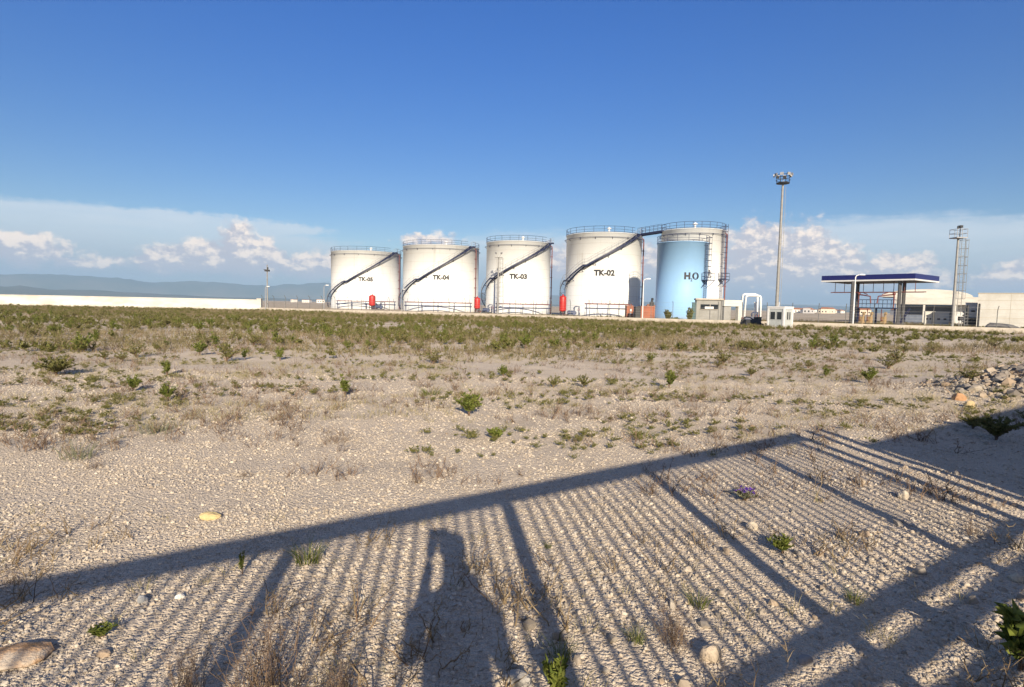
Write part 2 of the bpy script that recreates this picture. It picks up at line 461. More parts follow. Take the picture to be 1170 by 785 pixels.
def fbm(x, y, o=4):
    s = 0; a = 0.5; t = 0
    for i in range(o):
        s = s + a * vnoise(x * 2 ** i + 17.3 * i, y * 2 ** i + 9.1 * i); t += a; a *= 0.5
    return s / t


def mound(x, y):
    return 0.66 * np.exp(-(((x - 12.1) / 2.2) ** 2 + ((y - 12.0) / 1.6) ** 2)) + 0.55 * np.exp(-(((x - 15.5) / 3.5) ** 2 + ((y - 13.0) / 2.4) ** 2))


def hgt(x, y):
    x = np.asarray(x, float); y = np.asarray(y, float)
    near = np.clip((45 - np.hypot(x, y)) / 25, 0, 1)
    h = (fbm(x / 1.6, y / 1.6, 3) - 0.5) * 0.07 + (fbm(x / 0.35 + 40, y / 0.35, 2) - 0.5) * 0.022
    return h * near + mound(x, y)


def axis(lo, hi, step, far, grow=1.12):
    a = list(np.arange(lo, hi + 1e-6, step)); s = step
    while a[-1] < far: s *= grow; a.append(a[-1] + s)
    a[-1] = far
    b = [lo]; s = step
    while b[-1] > -far: s *= grow; b.append(b[-1] - s)
    b[-1] = -far
    return np.array(b[:0:-1] + a)


FAR = 11000.0
GROUND_MAT = ground_material()
_x = axis(-9, 15, 0.10, FAR); _y = axis(-3, 16, 0.10, FAR)
_X, _Y = np.meshgrid(_x, _y)
_V = np.stack([_X.ravel(), _Y.ravel(), hgt(_X, _Y).ravel()], 1)
_nx, _ny = len(_x), len(_y)
_i = (np.arange(_ny - 1)[:, None] * _nx + np.arange(_nx - 1)[None, :]).ravel()
ground = np_mesh('ground', _V, np.stack([_i, _i + 1, _i + 1 + _nx, _i + _nx], 1), GROUND_MAT, smooth=True)
tag(ground, kind='structure')

# ------------------------------------------------------------------ hills far away
HILLM = mat('wooded_hillside', (0.075, 0.085, 0.05), 0.95, 0, 0.3, 0.002, (0.13, 0.12, 0.08))


def hills(name, dist, prof, seed, depth, rough):
    """prof: list of (u, height px above horizon); real ridges round the plain at 'dist' metres"""
    us = np.array([p[0] for p in prof]); hs = np.array([p[1] for p in prof])
    az = np.linspace(math.atan((us[0] - CX) / F), math.atan((us[-1] - CX) / F), 260)
    u = CX + F * np.tan(az)
    hp = np.interp(u, us, hs)
    hm = 0.84 * hp / np.sqrt(F ** 2 + (u - CX) ** 2) * dist
    rows = 14; V = []
    for k in range(rows):
        t = k / (rows - 1)
        rr = dist + depth * (t * 2 - 1)
        prof_k = math.sin(math.pi * t) ** 0.8 if 0 < t < 1 else 0
        n = fbm(az * 40 + seed, np.full_like(az, t * 3 + seed), 5) - 0.5
        n2 = fbm(az * 120 + seed, np.full_like(az, t * 6 + seed), 3) - 0.5
        z = hm * prof_k * (1 + rough * n + rough * 0.4 * n2) * (1 if 0 < t < 1 else 0) - (3 if k in (0, rows - 1) else 0)
        V.append(np.stack([rr * np.sin(az), rr * np.cos(az), z], 1))
    V = np.concatenate(V); c = 260
    i = (np.arange(rows - 1)[:, None] * c + np.arange(c - 1)[None, :]).ravel()
    o = np_mesh(name, V, np.stack([i, i + 1, i + 1 + c, i + c], 1), HILLM, smooth=True)
    return tag(o, kind='structure')


hills('mountains', 10000, [(-500, 26), (-200, 28), (-60, 25), (0, 28), (60, 30), (130, 27), (175, 21), (215, 23), (260, 22), (310, 20), (350, 24), (390, 26), (460, 20), (540, 16), (620, 15),
                          (700, 9), (830, 7), (900, 8), (980, 7), (1080, 8), (1170, 7), (1500, 9)], 3.0, 900, 0.25)
hills('hills', 6000, [(-500, 9), (-100, 11), (0, 12), (25, 12), (60, 9.5), (120, 8.5), (180, 6), (240, 3.5), (300, 3.0), (420, 2.6), (700, 2.5), (900, 3), (1000, 3.5), (1170, 3), (1500, 4)], 21.0, 700, 0.35)

# ------------------------------------------------------------------ storage tanks


def text_mesh(body, size, bold=0.02):
    cu = bpy.data.curves.new('lettering', 'FONT'); cu.body = body; cu.size = size; cu.align_x = 'CENTER'; cu.align_y = 'CENTER'
    cu.offset = bold * size; cu.extrude = 0.0; cu.space_character = 1.05
    o = bpy.data.objects.new('lettering', cu)
    COL.objects.link(o)
    dg = bpy.context.evaluated_depsgraph_get(); me = bpy.data.meshes.new_from_object(o.evaluated_get(dg))
    bpy.data.objects.remove(o); bpy.data.curves.remove(cu)
    vs = [tuple(v.co) for v in me.vertices]; fs = [tuple(p.vertices) for p in me.polygons]
    bpy.data.meshes.remove(me)
    return vs, fs


class Tank:
    def __init__(s, label, u, Yc, rad, height, name='storage_tank', cat='storage tank', group=None, shellmat=None):
        p = at(u, 350, Yc)
        s.c = np.array([p[0], p[1], 0.0]); s.r = rad; s.h = height
        d = -s.c[:2] / np.linalg.norm(s.c[:2]); s.d = d            # unit vector towards the camera place
        s.right = np.array([-d[1], d[0]])
        s.root = thing(name, label, cat, (s.c[0], s.c[1], 0), 0, group)
        mb = MB(); r, h = rad, height
        mb.lathe([(r + 0.12, 0.0), (r + 0.12, 0.12), (r, 0.12), (r, h), (r + 0.10, h), (r + 0.10, h + 0.10), (r - 0.02, h + 0.10)], 112)
        for i, sm in enumerate(mb.sm): mb.sm[i] = True
        o = mb.build('shell', shellmat or WHITE, s.root)
        o.data.polygons.foreach_set('use_smooth', [abs(pl.normal.z) < 0.3 for pl in o.data.polygons])
        MB().lathe([(r - 0.02, h + 0.09), (r * 0.5, h + 0.09 + r * 0.05), (0.01, h + 0.10 + r * 0.09)], 64).build('roof', shellmat or WHITE, s.root)
    def pt(s, phi, rad, z):
        """phi degrees: 0 faces the camera place, + to the right in the photo"""
        a = R(phi); q = rad * (math.sin(a) * s.right + math.cos(a) * s.d)
        return (q[0], q[1], z)
    def railing(s, name='top_railing', gap=None, step=15, hh=1.05, z0=None, rad=None):
        z0 = s.h + 0.1 if z0 is None else z0; rad = s.r + 0.05 if rad is None else rad
        mb = MB()
        n = int(round(360 / step))
        for i in range(n):
            f = -180 + i * 360 / n
            if gap and gap[0] < f < gap[1]: continue
            mb.cyl(s.pt(f, rad, z0), s.pt(f, rad, z0 + hh), 0.035, n=5)
        fs = [f for f in np.linspace(-180, 180, 121)]
        for zz, rr in ((hh, 0.035), (hh * 0.52, 0.026), (0.12, 0.035)):
            run = []
            for f in fs:
                if gap and gap[0] < f < gap[1] and zz > 0.2:
                    if len(run) > 1: mb.tube(run, rr, 5)
                    run = []
                else: run.append(s.pt(f, rad, z0 + zz))
            if len(run) > 1: mb.tube(run, rr, 5)
        mb.build(name, RAILM, s.root)
    def cooling_ring(s, drop=0.75):
        mb = MB(); z = s.h - drop
        mb.tube([s.pt(f, s.r + 0.28, z) for f in np.linspace(-180, 180, 91)[:-1]], 0.045, 5, True)
        for f in range(-180, 180, 24):
            mb.beam(s.pt(f, s.r, z - 0.02), s.pt(f, s.r + 0.42, z - 0.02), 0.07, 0.08)
            mb.beam(s.pt(f, s.r + 0.02, z - 0.35), s.pt(f, s.r + 0.30, z - 0.05), 0.06, 0.06)
        mb.build('cooling_ring', RAILM, s.root)
    def riser(s, phi, m, rad=0.11, top=None):
        mb = MB(); top = s.h - 0.5 if top is None else top
        mb.cyl(s.pt(phi, s.r + 0.32, 0.05), s.pt(phi, s.r + 0.32, top), rad, n=10)
        mb.cyl(s.pt(phi, s.r + 0.32, top), s.pt(phi, s.r - 0.02, top + 0.25), rad, n=8)
        z = 1.2
        while z < top:
            mb.beam(s.pt(phi, s.r - 0.01, z), s.pt(phi, s.r + 0.5, z), 0.34, 0.1); z += 2.2
        mb.build('riser_pipe', m, s.root)
    def stair(s, segs, width=0.85):
        """segs: list of (phi, z) corners of the winding stair, landings where z stays"""
        root = s.root
        pts = []
        for (f0, z0), (f1, z1) in zip(segs, segs[1:]):
            n = max(2, int(abs(f1 - f0) / 2.0))
            for i in range(n): pts.append((f0 + (f1 - f0) * i / n, z0 + (z1 - z0) * i / n))
        pts.append(segs[-1])
        ri, ro = s.r + 0.18, s.r + 0.18 + width
        st = MB()
        for rad in (ri, ro):
            vs = []
            for f, z in pts:
                for rr, dz in ((rad - 0.03, -0.17), (rad + 0.03, -0.17), (rad + 0.03, 0.15), (rad - 0.03, 0.15)): vs.append(s.pt(f, rr, z + dz))
            fs = []
            for i in range(len(pts) - 1):
                for k in range(4): fs.append((i * 4 + k, i * 4 + (k + 1) % 4, i * 4 + 4 + (k + 1) % 4, i * 4 + 4 + k))
            fs += [(3, 2, 1, 0), tuple(range(len(vs) - 4, len(vs)))]
            st.add(vs, fs)
        # brackets from the shell
        for i in range(6, len(pts) - 2, 9):
            f, z = pts[i]; st.beam(s.pt(f, s.r - 0.02, z - 0.75), s.pt(f, ro, z - 0.2), 0.08, 0.08); st.beam(s.pt(f, s.r - 0.02, z - 0.2), s.pt(f, ro, z - 0.2), 0.07, 0.07)
        so = st.build('staircase', STEEL, root)
        tr = MB(); rail = MB()
        ztot = segs[-1][1]; arr = np.array(pts); cum = [0]
        for i in range(1, len(pts)):
            cum.append(cum[-1] + math.hypot(R(pts[i][0] - pts[i - 1][0]) * (s.r + 0.5), pts[i][1] - pts[i - 1][1]))
        L = cum[-1]; nst = int(L / 0.36)
        for i in range(nst):
            d = (i + 0.5) * L / nst; f = float(np.interp(d, cum, arr[:, 0])); z = float(np.interp(d, cum, arr[:, 1]))
            a = s.pt(f, ri + 0.03, z + 0.02); b = s.pt(f, ro - 0.03, z + 0.02)
            tr.beam(a, b, 0.27, 0.04)
        tr.build('treads', RAILM, so)
        npost = int(L / 1.25)
        for i in range(npost + 1):
            d = i * L / npost; f = float(np.interp(d, cum, arr[:, 0])); z = float(np.interp(d, cum, arr[:, 1]))
            rail.cyl(s.pt(f, ro, z), s.pt(f, ro, z + 1.1), 0.026, n=5)
        for dz, rr in ((1.1, 0.028), (0.6, 0.02)):
            rail.tube([s.pt(f, ro, z + dz) for f, z in pts], rr, 5)
        rail.build('handrail', GALV, so)
    def letters(s, body, size, phi, z, m=BLACK, bold=0.02):
        vs, fs = text_mesh(body, size, bold)
        mb = MB()
        rad = s.r + 0.02
        mb.add([s.pt(phi + math.degrees(x / rad), rad, z + y) for x, y, _ in vs], fs)
        mb.build('lettering', m, s.root)
    def vent(s, phi, rr, h=0.7):
        p = s.pt(phi, rr, s.h)
        mb = MB(); mb.cyl(p, (p[0], p[1], p[2] + 0.9), 0.16, n=10)
        mb.lathe([(0.02, 0.95 + h * .4), (0.42, 0.95), (0.42, 0.86), (0.02, 0.86)], 14, p)
        mb.build('roof_vent', WHITEP, s.root)
    def ladder(s, phi, ztop, zbot, cage_to, m=RAILM, off=0.22, landing=None):
        mb = MB(); w = 0.28
        rad = s.r + off
        dphi = math.degrees(w / rad)
        for q in (-1, 1): mb.beam(s.pt(phi + q * dphi, rad, zbot), s.pt(phi + q * dphi, rad, ztop), 0.06, 0.06)
        z = zbot + 0.3
        while z < ztop: mb.beam(s.pt(phi - dphi, rad, z), s.pt(phi + dphi, rad, z), 0.035, 0.035); z += 0.32
        z = zbot + 0.6
        while z < ztop: mb.beam(s.pt(phi - dphi, s.r - 0.01, z), s.pt(phi - dphi, rad, z), 0.05, 0.05); mb.beam(s.pt(phi + dphi, s.r - 0.01, z), s.pt(phi + dphi, rad, z), 0.05, 0.05); z += 2.0
        lo = mb.build('ladder', m, s.root)
        cg = MB(); z = cage_to
        def hoop(z): return [s.pt(phi + math.degrees(0.42 * math.cos(t) / rad), rad + 0.1 + 0.72 * math.sin(t), z) for t in np.linspace(0, math.pi, 9)]
        while z <= ztop + 0.9: cg.tube(hoop(z), 0.03, 4); z += 0.85
        for t in np.linspace(0.15, math.pi - 0.15, 5):
            cg.cyl(s.pt(phi + math.degrees(0.42 * math.cos(t) / rad), rad + 0.1 + 0.72 * math.sin(t), cage_to), s.pt(phi + math.degrees(0.42 * math.cos(t) / rad), rad + 0.1 + 0.72 * math.sin(t), ztop + 0.9), 0.022, n=4)
        cg.build('ladder_cage', m, lo)
        if landing:
            z = landing; a = MB()
            g = lambda f, q, zz: s.pt(phi + f, s.r + q, zz)
            dw = math.degrees(0.75 / rad)
            a.add([g(-dw, 0.02, z), g(dw, 0.02, z), g(dw, 1.3, z), g(-dw, 1.3, z), g(-dw, 0.02, z + .1), g(dw, 0.02, z + .1), g(dw, 1.3, z + .1), g(-dw, 1.3, z + .1)],
                  [(3, 2, 1, 0), (4, 5, 6, 7), (0, 1, 5, 4), (1, 2, 6, 5), (2, 3, 7, 6), (3, 0, 4, 7)])
            for f in (-dw, dw):
                a.cyl(g(f, 0.05, z - 1.1), g(f, 1.25, z), 0.05, n=5)
                for q in (0.1, 0.7, 1.27): a.cyl(g(f, q, z), g(f, q, z + 1.1), 0.03, n=5)
            for zz in (0.55, 1.1):
                a.tube([g(-dw, 0.1, z + zz), g(-dw, 1.27, z + zz), g(dw, 1.27, z + zz), g(dw, 0.1, z + zz)], 0.03, 4)
            a.build('landing', m, s.root)


GRP = 'white storage tanks in a row'
HT = 14.75
t5 = Tank('white storage tank marked TK-05, the farthest and leftmost of the row', 418.5, 157, 9.15, HT, group=GRP)
t4 = Tank('wide white storage tank marked TK-04, second from the left', 503.5, 138, 8.9, HT, group=GRP)
t3 = Tank('white storage tank marked TK-03 with a floodlight mast before it', 591.3, 125, 6.87, HT, group=GRP)
t2 = Tank('white storage tank marked TK-02, linked to its neighbour by a roof bridge', 687.8, 109, 6.95, HT, group=GRP)
t1 = Tank('white storage tank mostly hidden behind the blue water tank', 788.3, 99.8, 5.2, HT, group=GRP)
for t, segs, ris, rm, txt, gap in ((t5, [(-103, 0.3), (-34, 7.0), (-29, 7.0), (46, HT), (52, HT + .05)], 64, RUST, 'TK-05', (44, 53)),
                                   (t4, [(-105, 0.3), (-35, 7.1), (-30, 7.1), (45, HT), (51, HT + .05)], 60, RUST, 'TK-04', (43, 52)),
                                   (t3, [(-128, 0.3), (-47, 7.2), (-41, 7.2), (60, HT), (68, HT + .05)], 82, RUST, 'TK-03', (58, 69)),
                                   (t2, [(-132, 0.3), (-62, 6.4), (-56, 6.4), (-26, 9.0), (-21, 9.0), (54, HT), (62, HT + .05)], 86, RUST, 'TK-02', (52, 63))):
    t.railing(gap=gap); t.cooling_ring(); t.riser(ris, rm); t.stair(segs)
    t.letters(txt, 1.34, {'TK-05': -1, 'TK-04': 0, 'TK-03': 0.5, 'TK-02': 2}[txt], 7.55 if txt != 'TK-02' else 7.7, bold=0.062)
    t.vent(10, t.r * 0.72)
t1.railing(step=15); t1.cooling_ring(); t1.letters('TK-01', 1.26, 17, 7.6, bold=0.062); t1.vent(5, 3.6)
t1.ladder(62, HT, 0.2, 6.8, landing=6.6); t1.riser(84, RUST)

wtk = Tank('sky blue water tank marked H2O, in front of a taller white tank', 777.6, 90, 3.82, 11.65, 'water_tank', 'water tank', None, BLUE)
wtk.railing(step=24, hh=1.0)
wtk.ladder(58, 11.6, 2.6, 6.4, landing=6.0)
wtk.letters('H', 1.3, 12, 6.55, bold=0.062)
wtk.letters('2', 0.62, 21.3, 6.0, bold=0.025)
wtk.letters('O', 1.3, 31, 6.55, bold=0.062)

# bridge between the two roofs
a = np.array([*t2.pt(60, t2.r + 0.3, HT)[:2]]) + t2.c[:2]
b = np.array([*t1.pt(-62, t1.r + 0.1, HT)[:2]]) + t1.c[:2]
mid = (a + b) / 2; L = np.linalg.norm(b - a); rz = math.atan2(b[1] - a[1], b[0] - a[0])
br = thing('walkway_bridge', 'dark steel footbridge spanning between two tank roofs', 'walkway', (mid[0], mid[1], HT + .05), rz)
MB().box((0, 0, 0.0), (L, 0.9, 0.08)).box((0, -0.48, -0.1), (L, 0.08, 0.36)).box((0, 0.48, -0.1), (L, 0.08, 0.36)).build('deck', STEEL, br)
for sgn in (-1, 1):
    mb = MB(); n = 6
    for i in range(n + 1): mb.cyl((-L / 2 + L * i / n, sgn * 0.46, 0), (-L / 2 + L * i / n, sgn * 0.46, 1.1), 0.03, n=5)
    for zz in (0.55, 1.1): mb.cyl((-L / 2, sgn * 0.46, zz), (L / 2, sgn * 0.46, zz), 0.03, n=5)
    mb.build('railing', RAILM, br)

# ------------------------------------------------------------------ red foam vessels, pumps, pipe racks


def vessel(u, Y, hh, rad, label):
    p = at(u, 350, Y)
    t = thing('foam_vessel', label, 'pressure vessel', (p[0], p[1], 0), 0, 'red foam vessels at the tank feet')
    k = 0.75
    prof = [(0.02, k)] + [(rad * math.sin(a), k + rad * 0.55 * (1 - math.cos(a))) for a in np.linspace(0.3, math.pi / 2, 6)]
    prof += [(rad * math.cos(a), k + hh - rad * 0.55 * (1 - math.sin(a))) for a in np.linspace(0, math.pi / 2 - 0.2, 6)] + [(0.12, k + hh), (0.12, k + hh + 0.2), (0.01, k + hh + 0.2)]
    MB().lathe(prof, 24).build('body', REDP, t)
    for q in range(4):
        f = q * math.pi / 2 + 0.5
        MB().cyl((rad * 0.8 * math.cos(f), rad * 0.8 * math.sin(f), 0), (rad * 0.8 * math.cos(f), rad * 0.8 * math.sin(f), k + 0.5), 0.09, n=6).build('leg', DARKM, t)
    MB().tube([(0, -rad * .5, 0.75), (0, -rad * .5, 0.35), (0.9 * rad, -rad * .5, 0.3), (1.6 * rad, -rad * .5, 0.3)], 0.08, 6).build('outlet_pipe', RUST, t)
    return t


vessel(425.3, 144, 2.85, 0.82, 'red upright foam vessel in front of the tank marked TK-05')
vessel(545.2, 122, 2.5, 0.64, 'red upright foam vessel between the tanks marked TK-04 and TK-03')
vessel(643, 101, 2.85, 0.62, 'red upright foam vessel at the foot of the stair on tank TK-02')


def pump(u, Y, s, label):
    p = at(u, 350, Y)
    t = thing('pump_skid', label, 'pump', (p[0], p[1], 0), random.uniform(-.2, .2), 'blue pump skids beside the foam vessels')
    MB().box((0, 0, 0.12), (2.2 * s, 1.1 * s, 0.24)).build('base_frame', DARKM, t)
    m = MB().cyl((-0.9 * s, 0, 0.75 * s), (0.1 * s, 0, 0.75 * s), 0.38 * s, n=14)
    for i in range(5): m.cyl((-0.8 * s + i * 0.2 * s, 0, 0.75 * s), (-0.74 * s + i * 0.2 * s, 0, 0.75 * s), 0.43 * s, n=14)
    m.build('motor', PUMPB, t)
    m = MB().cyl((0.35 * s, -0.2 * s, 0.7 * s), (0.35 * s, 0.2 * s, 0.7 * s), 0.45 * s, n=14)
    m.cyl((0.1 * s, 0, 0.72 * s), (0.3 * s, 0, 0.72 * s), 0.12 * s, n=8)
    m.build('pump_casing', PUMPB, t)
    m = MB().tube([(0.35 * s, 0, 1.1 * s), (0.35 * s, 0, 1.75 * s), (0.7 * s, 0, 1.95 * s), (1.3 * s, 0, 1.95 * s), (1.3 * s, 0, 0.2)], 0.12 * s, 7)
    m.cyl((0.35 * s, 0, 1.45 * s), (0.35 * s, 0, 1.55 * s), 0.22 * s, n=10)
    m.build('pipework', PUMPB, t)
    MB().tube([(1.3 * s + .25 * s * math.cos(q), 0.25, 1.3 * s + .25 * s * math.sin(q)) for q in np.linspace(0, 2 * math.pi, 13)[:-1]], 0.03, 4, True).build('valve_wheel', REDP, t)


pump(434, 143.5, 0.95, 'dark blue pump beside the red vessel of tank TK-05')
pump(556, 120, 0.9, 'dark blue pump beside the red vessel left of tank TK-03')
pump(654, 100, 0.9, 'dark blue pump beside the red vessel of tank TK-02')


def pipe_rack(u0, u1, Y, label, zs=(1.25, 2.0), m=RUST, n=5):
    a = at(u0, 350, Y); b = at(u1, 350, Y - 1.0)
    L = math.hypot(b[0] - a[0], b[1] - a[1]); rz = math.atan2(b[1] - a[1], b[0] - a[0])
    t = thing('pipe_rack', label, 'pipe rack', (a[0], a[1], 0), rz, 'pipe racks in front of the tanks')
    for i, z in enumerate(zs):
        MB().cyl((0, 0.25 * i, z), (L, 0.25 * i, z), 0.11, n=8).build('pipe', m if i else RAILM, t)
    for i in range(n):
        x = 0.3 + (L - 0.6) * i / (n - 1)
        MB().beam((x, 0.12, 0), (x, 0.12, zs[-1] + 0.1), 0.14, 0.14).box((x, 0.12, zs[0] - 0.17), (0.12, 0.7, 0.1)).build('support', RAILM, t)
    for i in range(n * 2):
        x = 0.6 + (L - 1.2) * i / (n * 2 - 1)
        MB().cyl((x, 0.25, zs[-1]), (x, 0.25, zs[-1] + 0.75), 0.035, n=5).build('spray_nozzle', RAILM, t)


pipe_rack(384, 452, 147, 'pipe rack along the foot of tank TK-05')
pipe_rack(462, 539, 127, 'pipe rack along the foot of tank TK-04')
pipe_rack(566, 629, 116, 'pipe rack along the foot of tank TK-03')
pipe_rack(668, 722, 98, 'red pipe rack along the foot of tank TK-02', (1.5, 2.25))

# ------------------------------------------------------------------ boundary wall and fence
wl = thing('boundary_wall', 'long low whitewashed wall running across the left of the field', 'wall', (0, 0, 0))
pA, pB = np.array([-150.0, 92.0]), np.array([-43.8, 99.4])
d = (pB - pA) / np.linalg.norm(pB - pA); L = np.linalg.norm(pB - pA); rz = math.atan2(d[1], d[0]); c = (pA + pB) / 2
MB().box((c[0], c[1], 0.85), (L, 0.3, 1.8), rz).build('wall_face', WALLM, wl)
MB().box((c[0], c[1], 1.79), (L, 0.42, 0.1), rz).build('coping', WALLM, wl)
MB().box((pB[0] + d[0] * 0.3, pB[1] + d[1] * 0.3, 0.95), (0.65, 0.6, 2.0), rz).box((pB[0] + d[0] * 0.3, pB[1] + d[1] * 0.3, 1.99), (0.8, 0.75, 0.1), rz).build('end_pillar', WALLM, wl)

fa, fb = np.array([-42.8, 98.0]), np.array([84.0, 40.7])
fd = (fb - fa) / np.linalg.norm(fb - fa); FL = np.linalg.norm(fb - fa); frz = math.atan2(fd[1], fd[0])
fn = np.array([fd[1], -fd[0]])                       # towards the camera
fence = thing('perimeter_fence', 'wire fence with bent grey posts on a long concrete kerb before the tanks', 'fence', (fa[0], fa[1], 0), frz)
MB().box((FL / 2, 0, 0.22), (FL, 0.28, 0.56)).build('kerb_wall', CONC, fence)
pm = MB()
pm.cyl((0, 0, 0.4), (0, 0, 2.1), 0.035, n=6)
pm.tube([(0, 0, 2.1), (0, -0.06, 2.3), (0, -0.3, 2.62)], 0.033, 6)
x = 0.6; k = 0; proto = None
while x < FL:
    if proto is None: proto = pm.build('post', POSTM, fence, (x, 0, 0))
    else:
        o = proto.copy(); COL.objects.link(o); o.location = (x, 0, 0)
    x += 2.6
wm = MB()
for z in (0.7, 1.0, 1.3, 1.6, 1.9): wm.cyl((0.6, -0.03, z), (FL, -0.03, z), 0.008, n=4)
wm.cyl((0.6, -0.2, 2.45), (FL, -0.2, 2.45), 0.008, n=4)
wm.build('wire_strands', GALV, fence)

# ------------------------------------------------------------------ masts and lamps


def floodlight(mb, p, ang, s=0.35):
    c, si = math.cos(ang), math.sin(ang)
    vs = []
    for dx, k in ((0, 0.6), (0.22 * s / 0.35, 1.0)):
        for y, z in ((-1, -1), (1, -1), (1, 1), (-1, 1)):
            X, Y, Z = dx, y * s * 0.6 * k, z * s * 0.5 * k - dx * 0.5
            vs.append((p[0] + X * c - Y * si, p[1] + X * si + Y * c, p[2] + Z))
    mb.add(vs, [(3, 2, 1, 0), (4, 5, 6, 7), (0, 1, 5, 4), (1, 2, 6, 5), (2, 3, 7, 6), (3, 0, 4, 7)])


p = at(887.2, 356, 90)
mast = thing('floodlight_mast', 'tallest grey lighting mast with a crown of floodlights, behind the white kiosk', 'lighting mast', (p[0], p[1], 0))
MT = 21.2
m = MB().cyl((0, 0, 0), (0, 0, MT), 0.27, 0.16, 12)
for z in np.arange(1.2, MT, 0.9): m.lathe([(0.295 - z * 0.0052, z), (0.295 - z * 0.0052, z + 0.1)], 12)
for q in (-1, 1): m.beam((q * 0.16 + 0.42, 0, 0.5), (q * 0.16 + 0.30, 0, MT - 0.5), 0.04, 0.04)
m.build('pole', MASTM, mast)
m = MB()
m.lathe([(0.2, MT - 0.1), (0.95, MT - 0.05), (0.95, MT + 0.08), (0.2, MT + 0.08)], 20)
for zz in (0.45, 0.9, 1.25): m.tube([(1.0 * math.cos(q), 1.0 * math.sin(q), MT + zz) for q in np.linspace(0, 2 * math.pi, 21)[:-1]], 0.035, 5, True)
for q in np.linspace(0, 2 * math.pi, 9)[:-1]: m.cyl((0.95 * math.cos(q), 0.95 * math.sin(q), MT), (1.0 * math.cos(q), 1.0 * math.sin(q), MT + 1.3), 0.03, n=5)
m.build('head_frame', DARKM, mast)
for i in range(8):
    q = 2 * math.pi * i / 8 + 0.2
    f = MB(); floodlight(f, (1.1 * math.cos(q), 1.1 * math.sin(q), MT + 1.35), q, 0.42); f.build('floodlight', GALV if i % 2 else MASTM, mast)
MB().cyl((0.0, 0, MT), (0, 0, MT + 1.6), 0.05, n=6).build('finial', GALV, mast)


def ladder_mast(u, Y, top, label, name='floodlight_mast', cat='lighting mast', cage=True, rad=0.19, lit='v', lad=1):
    p = at(u, 356, Y)
    t = thing(name, label, cat, (p[0], p[1], 0))
    MB().cyl((0, 0, 0), (0, 0, top), rad, rad * 0.72, 12).build('pole', MASTM, t)
    m = MB(); x0 = 0.62 * lad
    for q in (-0.2, 0.2): m.cyl((x0 + q, 0, 1.6), (x0 + q, 0, top), 0.028, n=5)
    for z in np.arange(1.8, top, 0.3): m.cyl((x0 - 0.2, 0, z), (x0 + 0.2, 0, z), 0.016, n=4)
    for z in np.arange(2.0, top, 2.0): m.beam((0, 0, z), (x0, 0, z), 0.04, 0.04)
    lo = m.build('ladder', MASTM, t)
    if cage:
        m = MB()
        for z in np.arange(3.4, top, 0.9): m.tube([(x0 + 0.36 * math.cos(q), 0.1 - 0.7 * math.sin(q), z) for q in np.linspace(0, math.pi, 9)], 0.022, 4)
        for q in np.linspace(0.1, math.pi - 0.1, 4): m.cyl((x0 + 0.36 * math.cos(q), 0.1 - 0.7 * math.sin(q), 3.4), (x0 + 0.36 * math.cos(q), 0.1 - 0.7 * math.sin(q), top - 0.1), 0.018, n=4)
        m.build('ladder_cage', MASTM, lo)
    if lit == 'cage':
        m = MB().box((0, 0, top + 0.04), (1.15, 1.15, 0.1))
        for x in (-0.55, 0, 0.55):
            for y in (-0.55, 0.55): m.cyl((x, y, top), (x, y, top + 0.95), 0.025, n=5)
        for zz in (0.5, 0.95): m.tube([(-.55, -.55, top + zz), (.55, -.55, top + zz), (.55, .55, top + zz), (-.55, .55, top + zz)], 0.025, 5, True)
        m.build('platform', GALV, t)
        m = MB().cyl((0.15, 0, top + 0.1), (0.15, 0, top + 1.15), 0.05, n=6).box((0.15, 0, top + 1.25), (0.3, 0.4, 0.26)).box((-0.4, -.4, top + 1.1), (0.12, 0.12, 0.3))
        m.build('camera_head', DARKM, t)
    else:
        MB().box((0, 0, top + 0.04), (1.5, 0.9, 0.1)).build('platform', MASTM, t)
        for s in (-1, 1):
            m = MB().beam((s * 0.15, 0, top + 0.1), (s * 0.62, 0, top + 0.95), 0.08, 0.08)
            floodlight(m, (s * 0.66, 0, top + 0.95), math.pi / 2 - s * 0.9 - math.pi, 0.35)
            m.build('floodlight', MASTM, t)
    return t


ladder_mast(1089.0, 63, 9.9, 'camera tower with a railed platform and caged ladder, before the cream building', 'camera_tower', 'camera tower', True, 0.145, 'cage')
ladder_mast(568.6, 113, 10.9, 'grey mast with two floodlights and a ladder in front of tank TK-03', rad=0.2)


def lamp(u, Y, top, label, arm=0.6, m=GALV, rad=0.06, head=0.5):
    p = at(u, 356, Y)
    t = thing('lamp_post', label, 'lamp post', (p[0], p[1], 0), 0, 'slim lamp posts along the fence')
    MB().cyl((0, 0, 0), (0, 0, top - 0.25), rad * 1.25, rad * 0.8, 8).tube([(0, 0, top - 0.3), (arm * 0.15, 0, top - 0.08), (arm * 0.6, 0, top), (arm, 0, top + 0.05)], rad * 0.7, 6).build('pole', m, t)
    MB().box((arm + head * 0.4, 0, top + 0.06), (head, 0.24, 0.12), 0, 0.8).build('lamp_head', WHITEP, t)
    return t


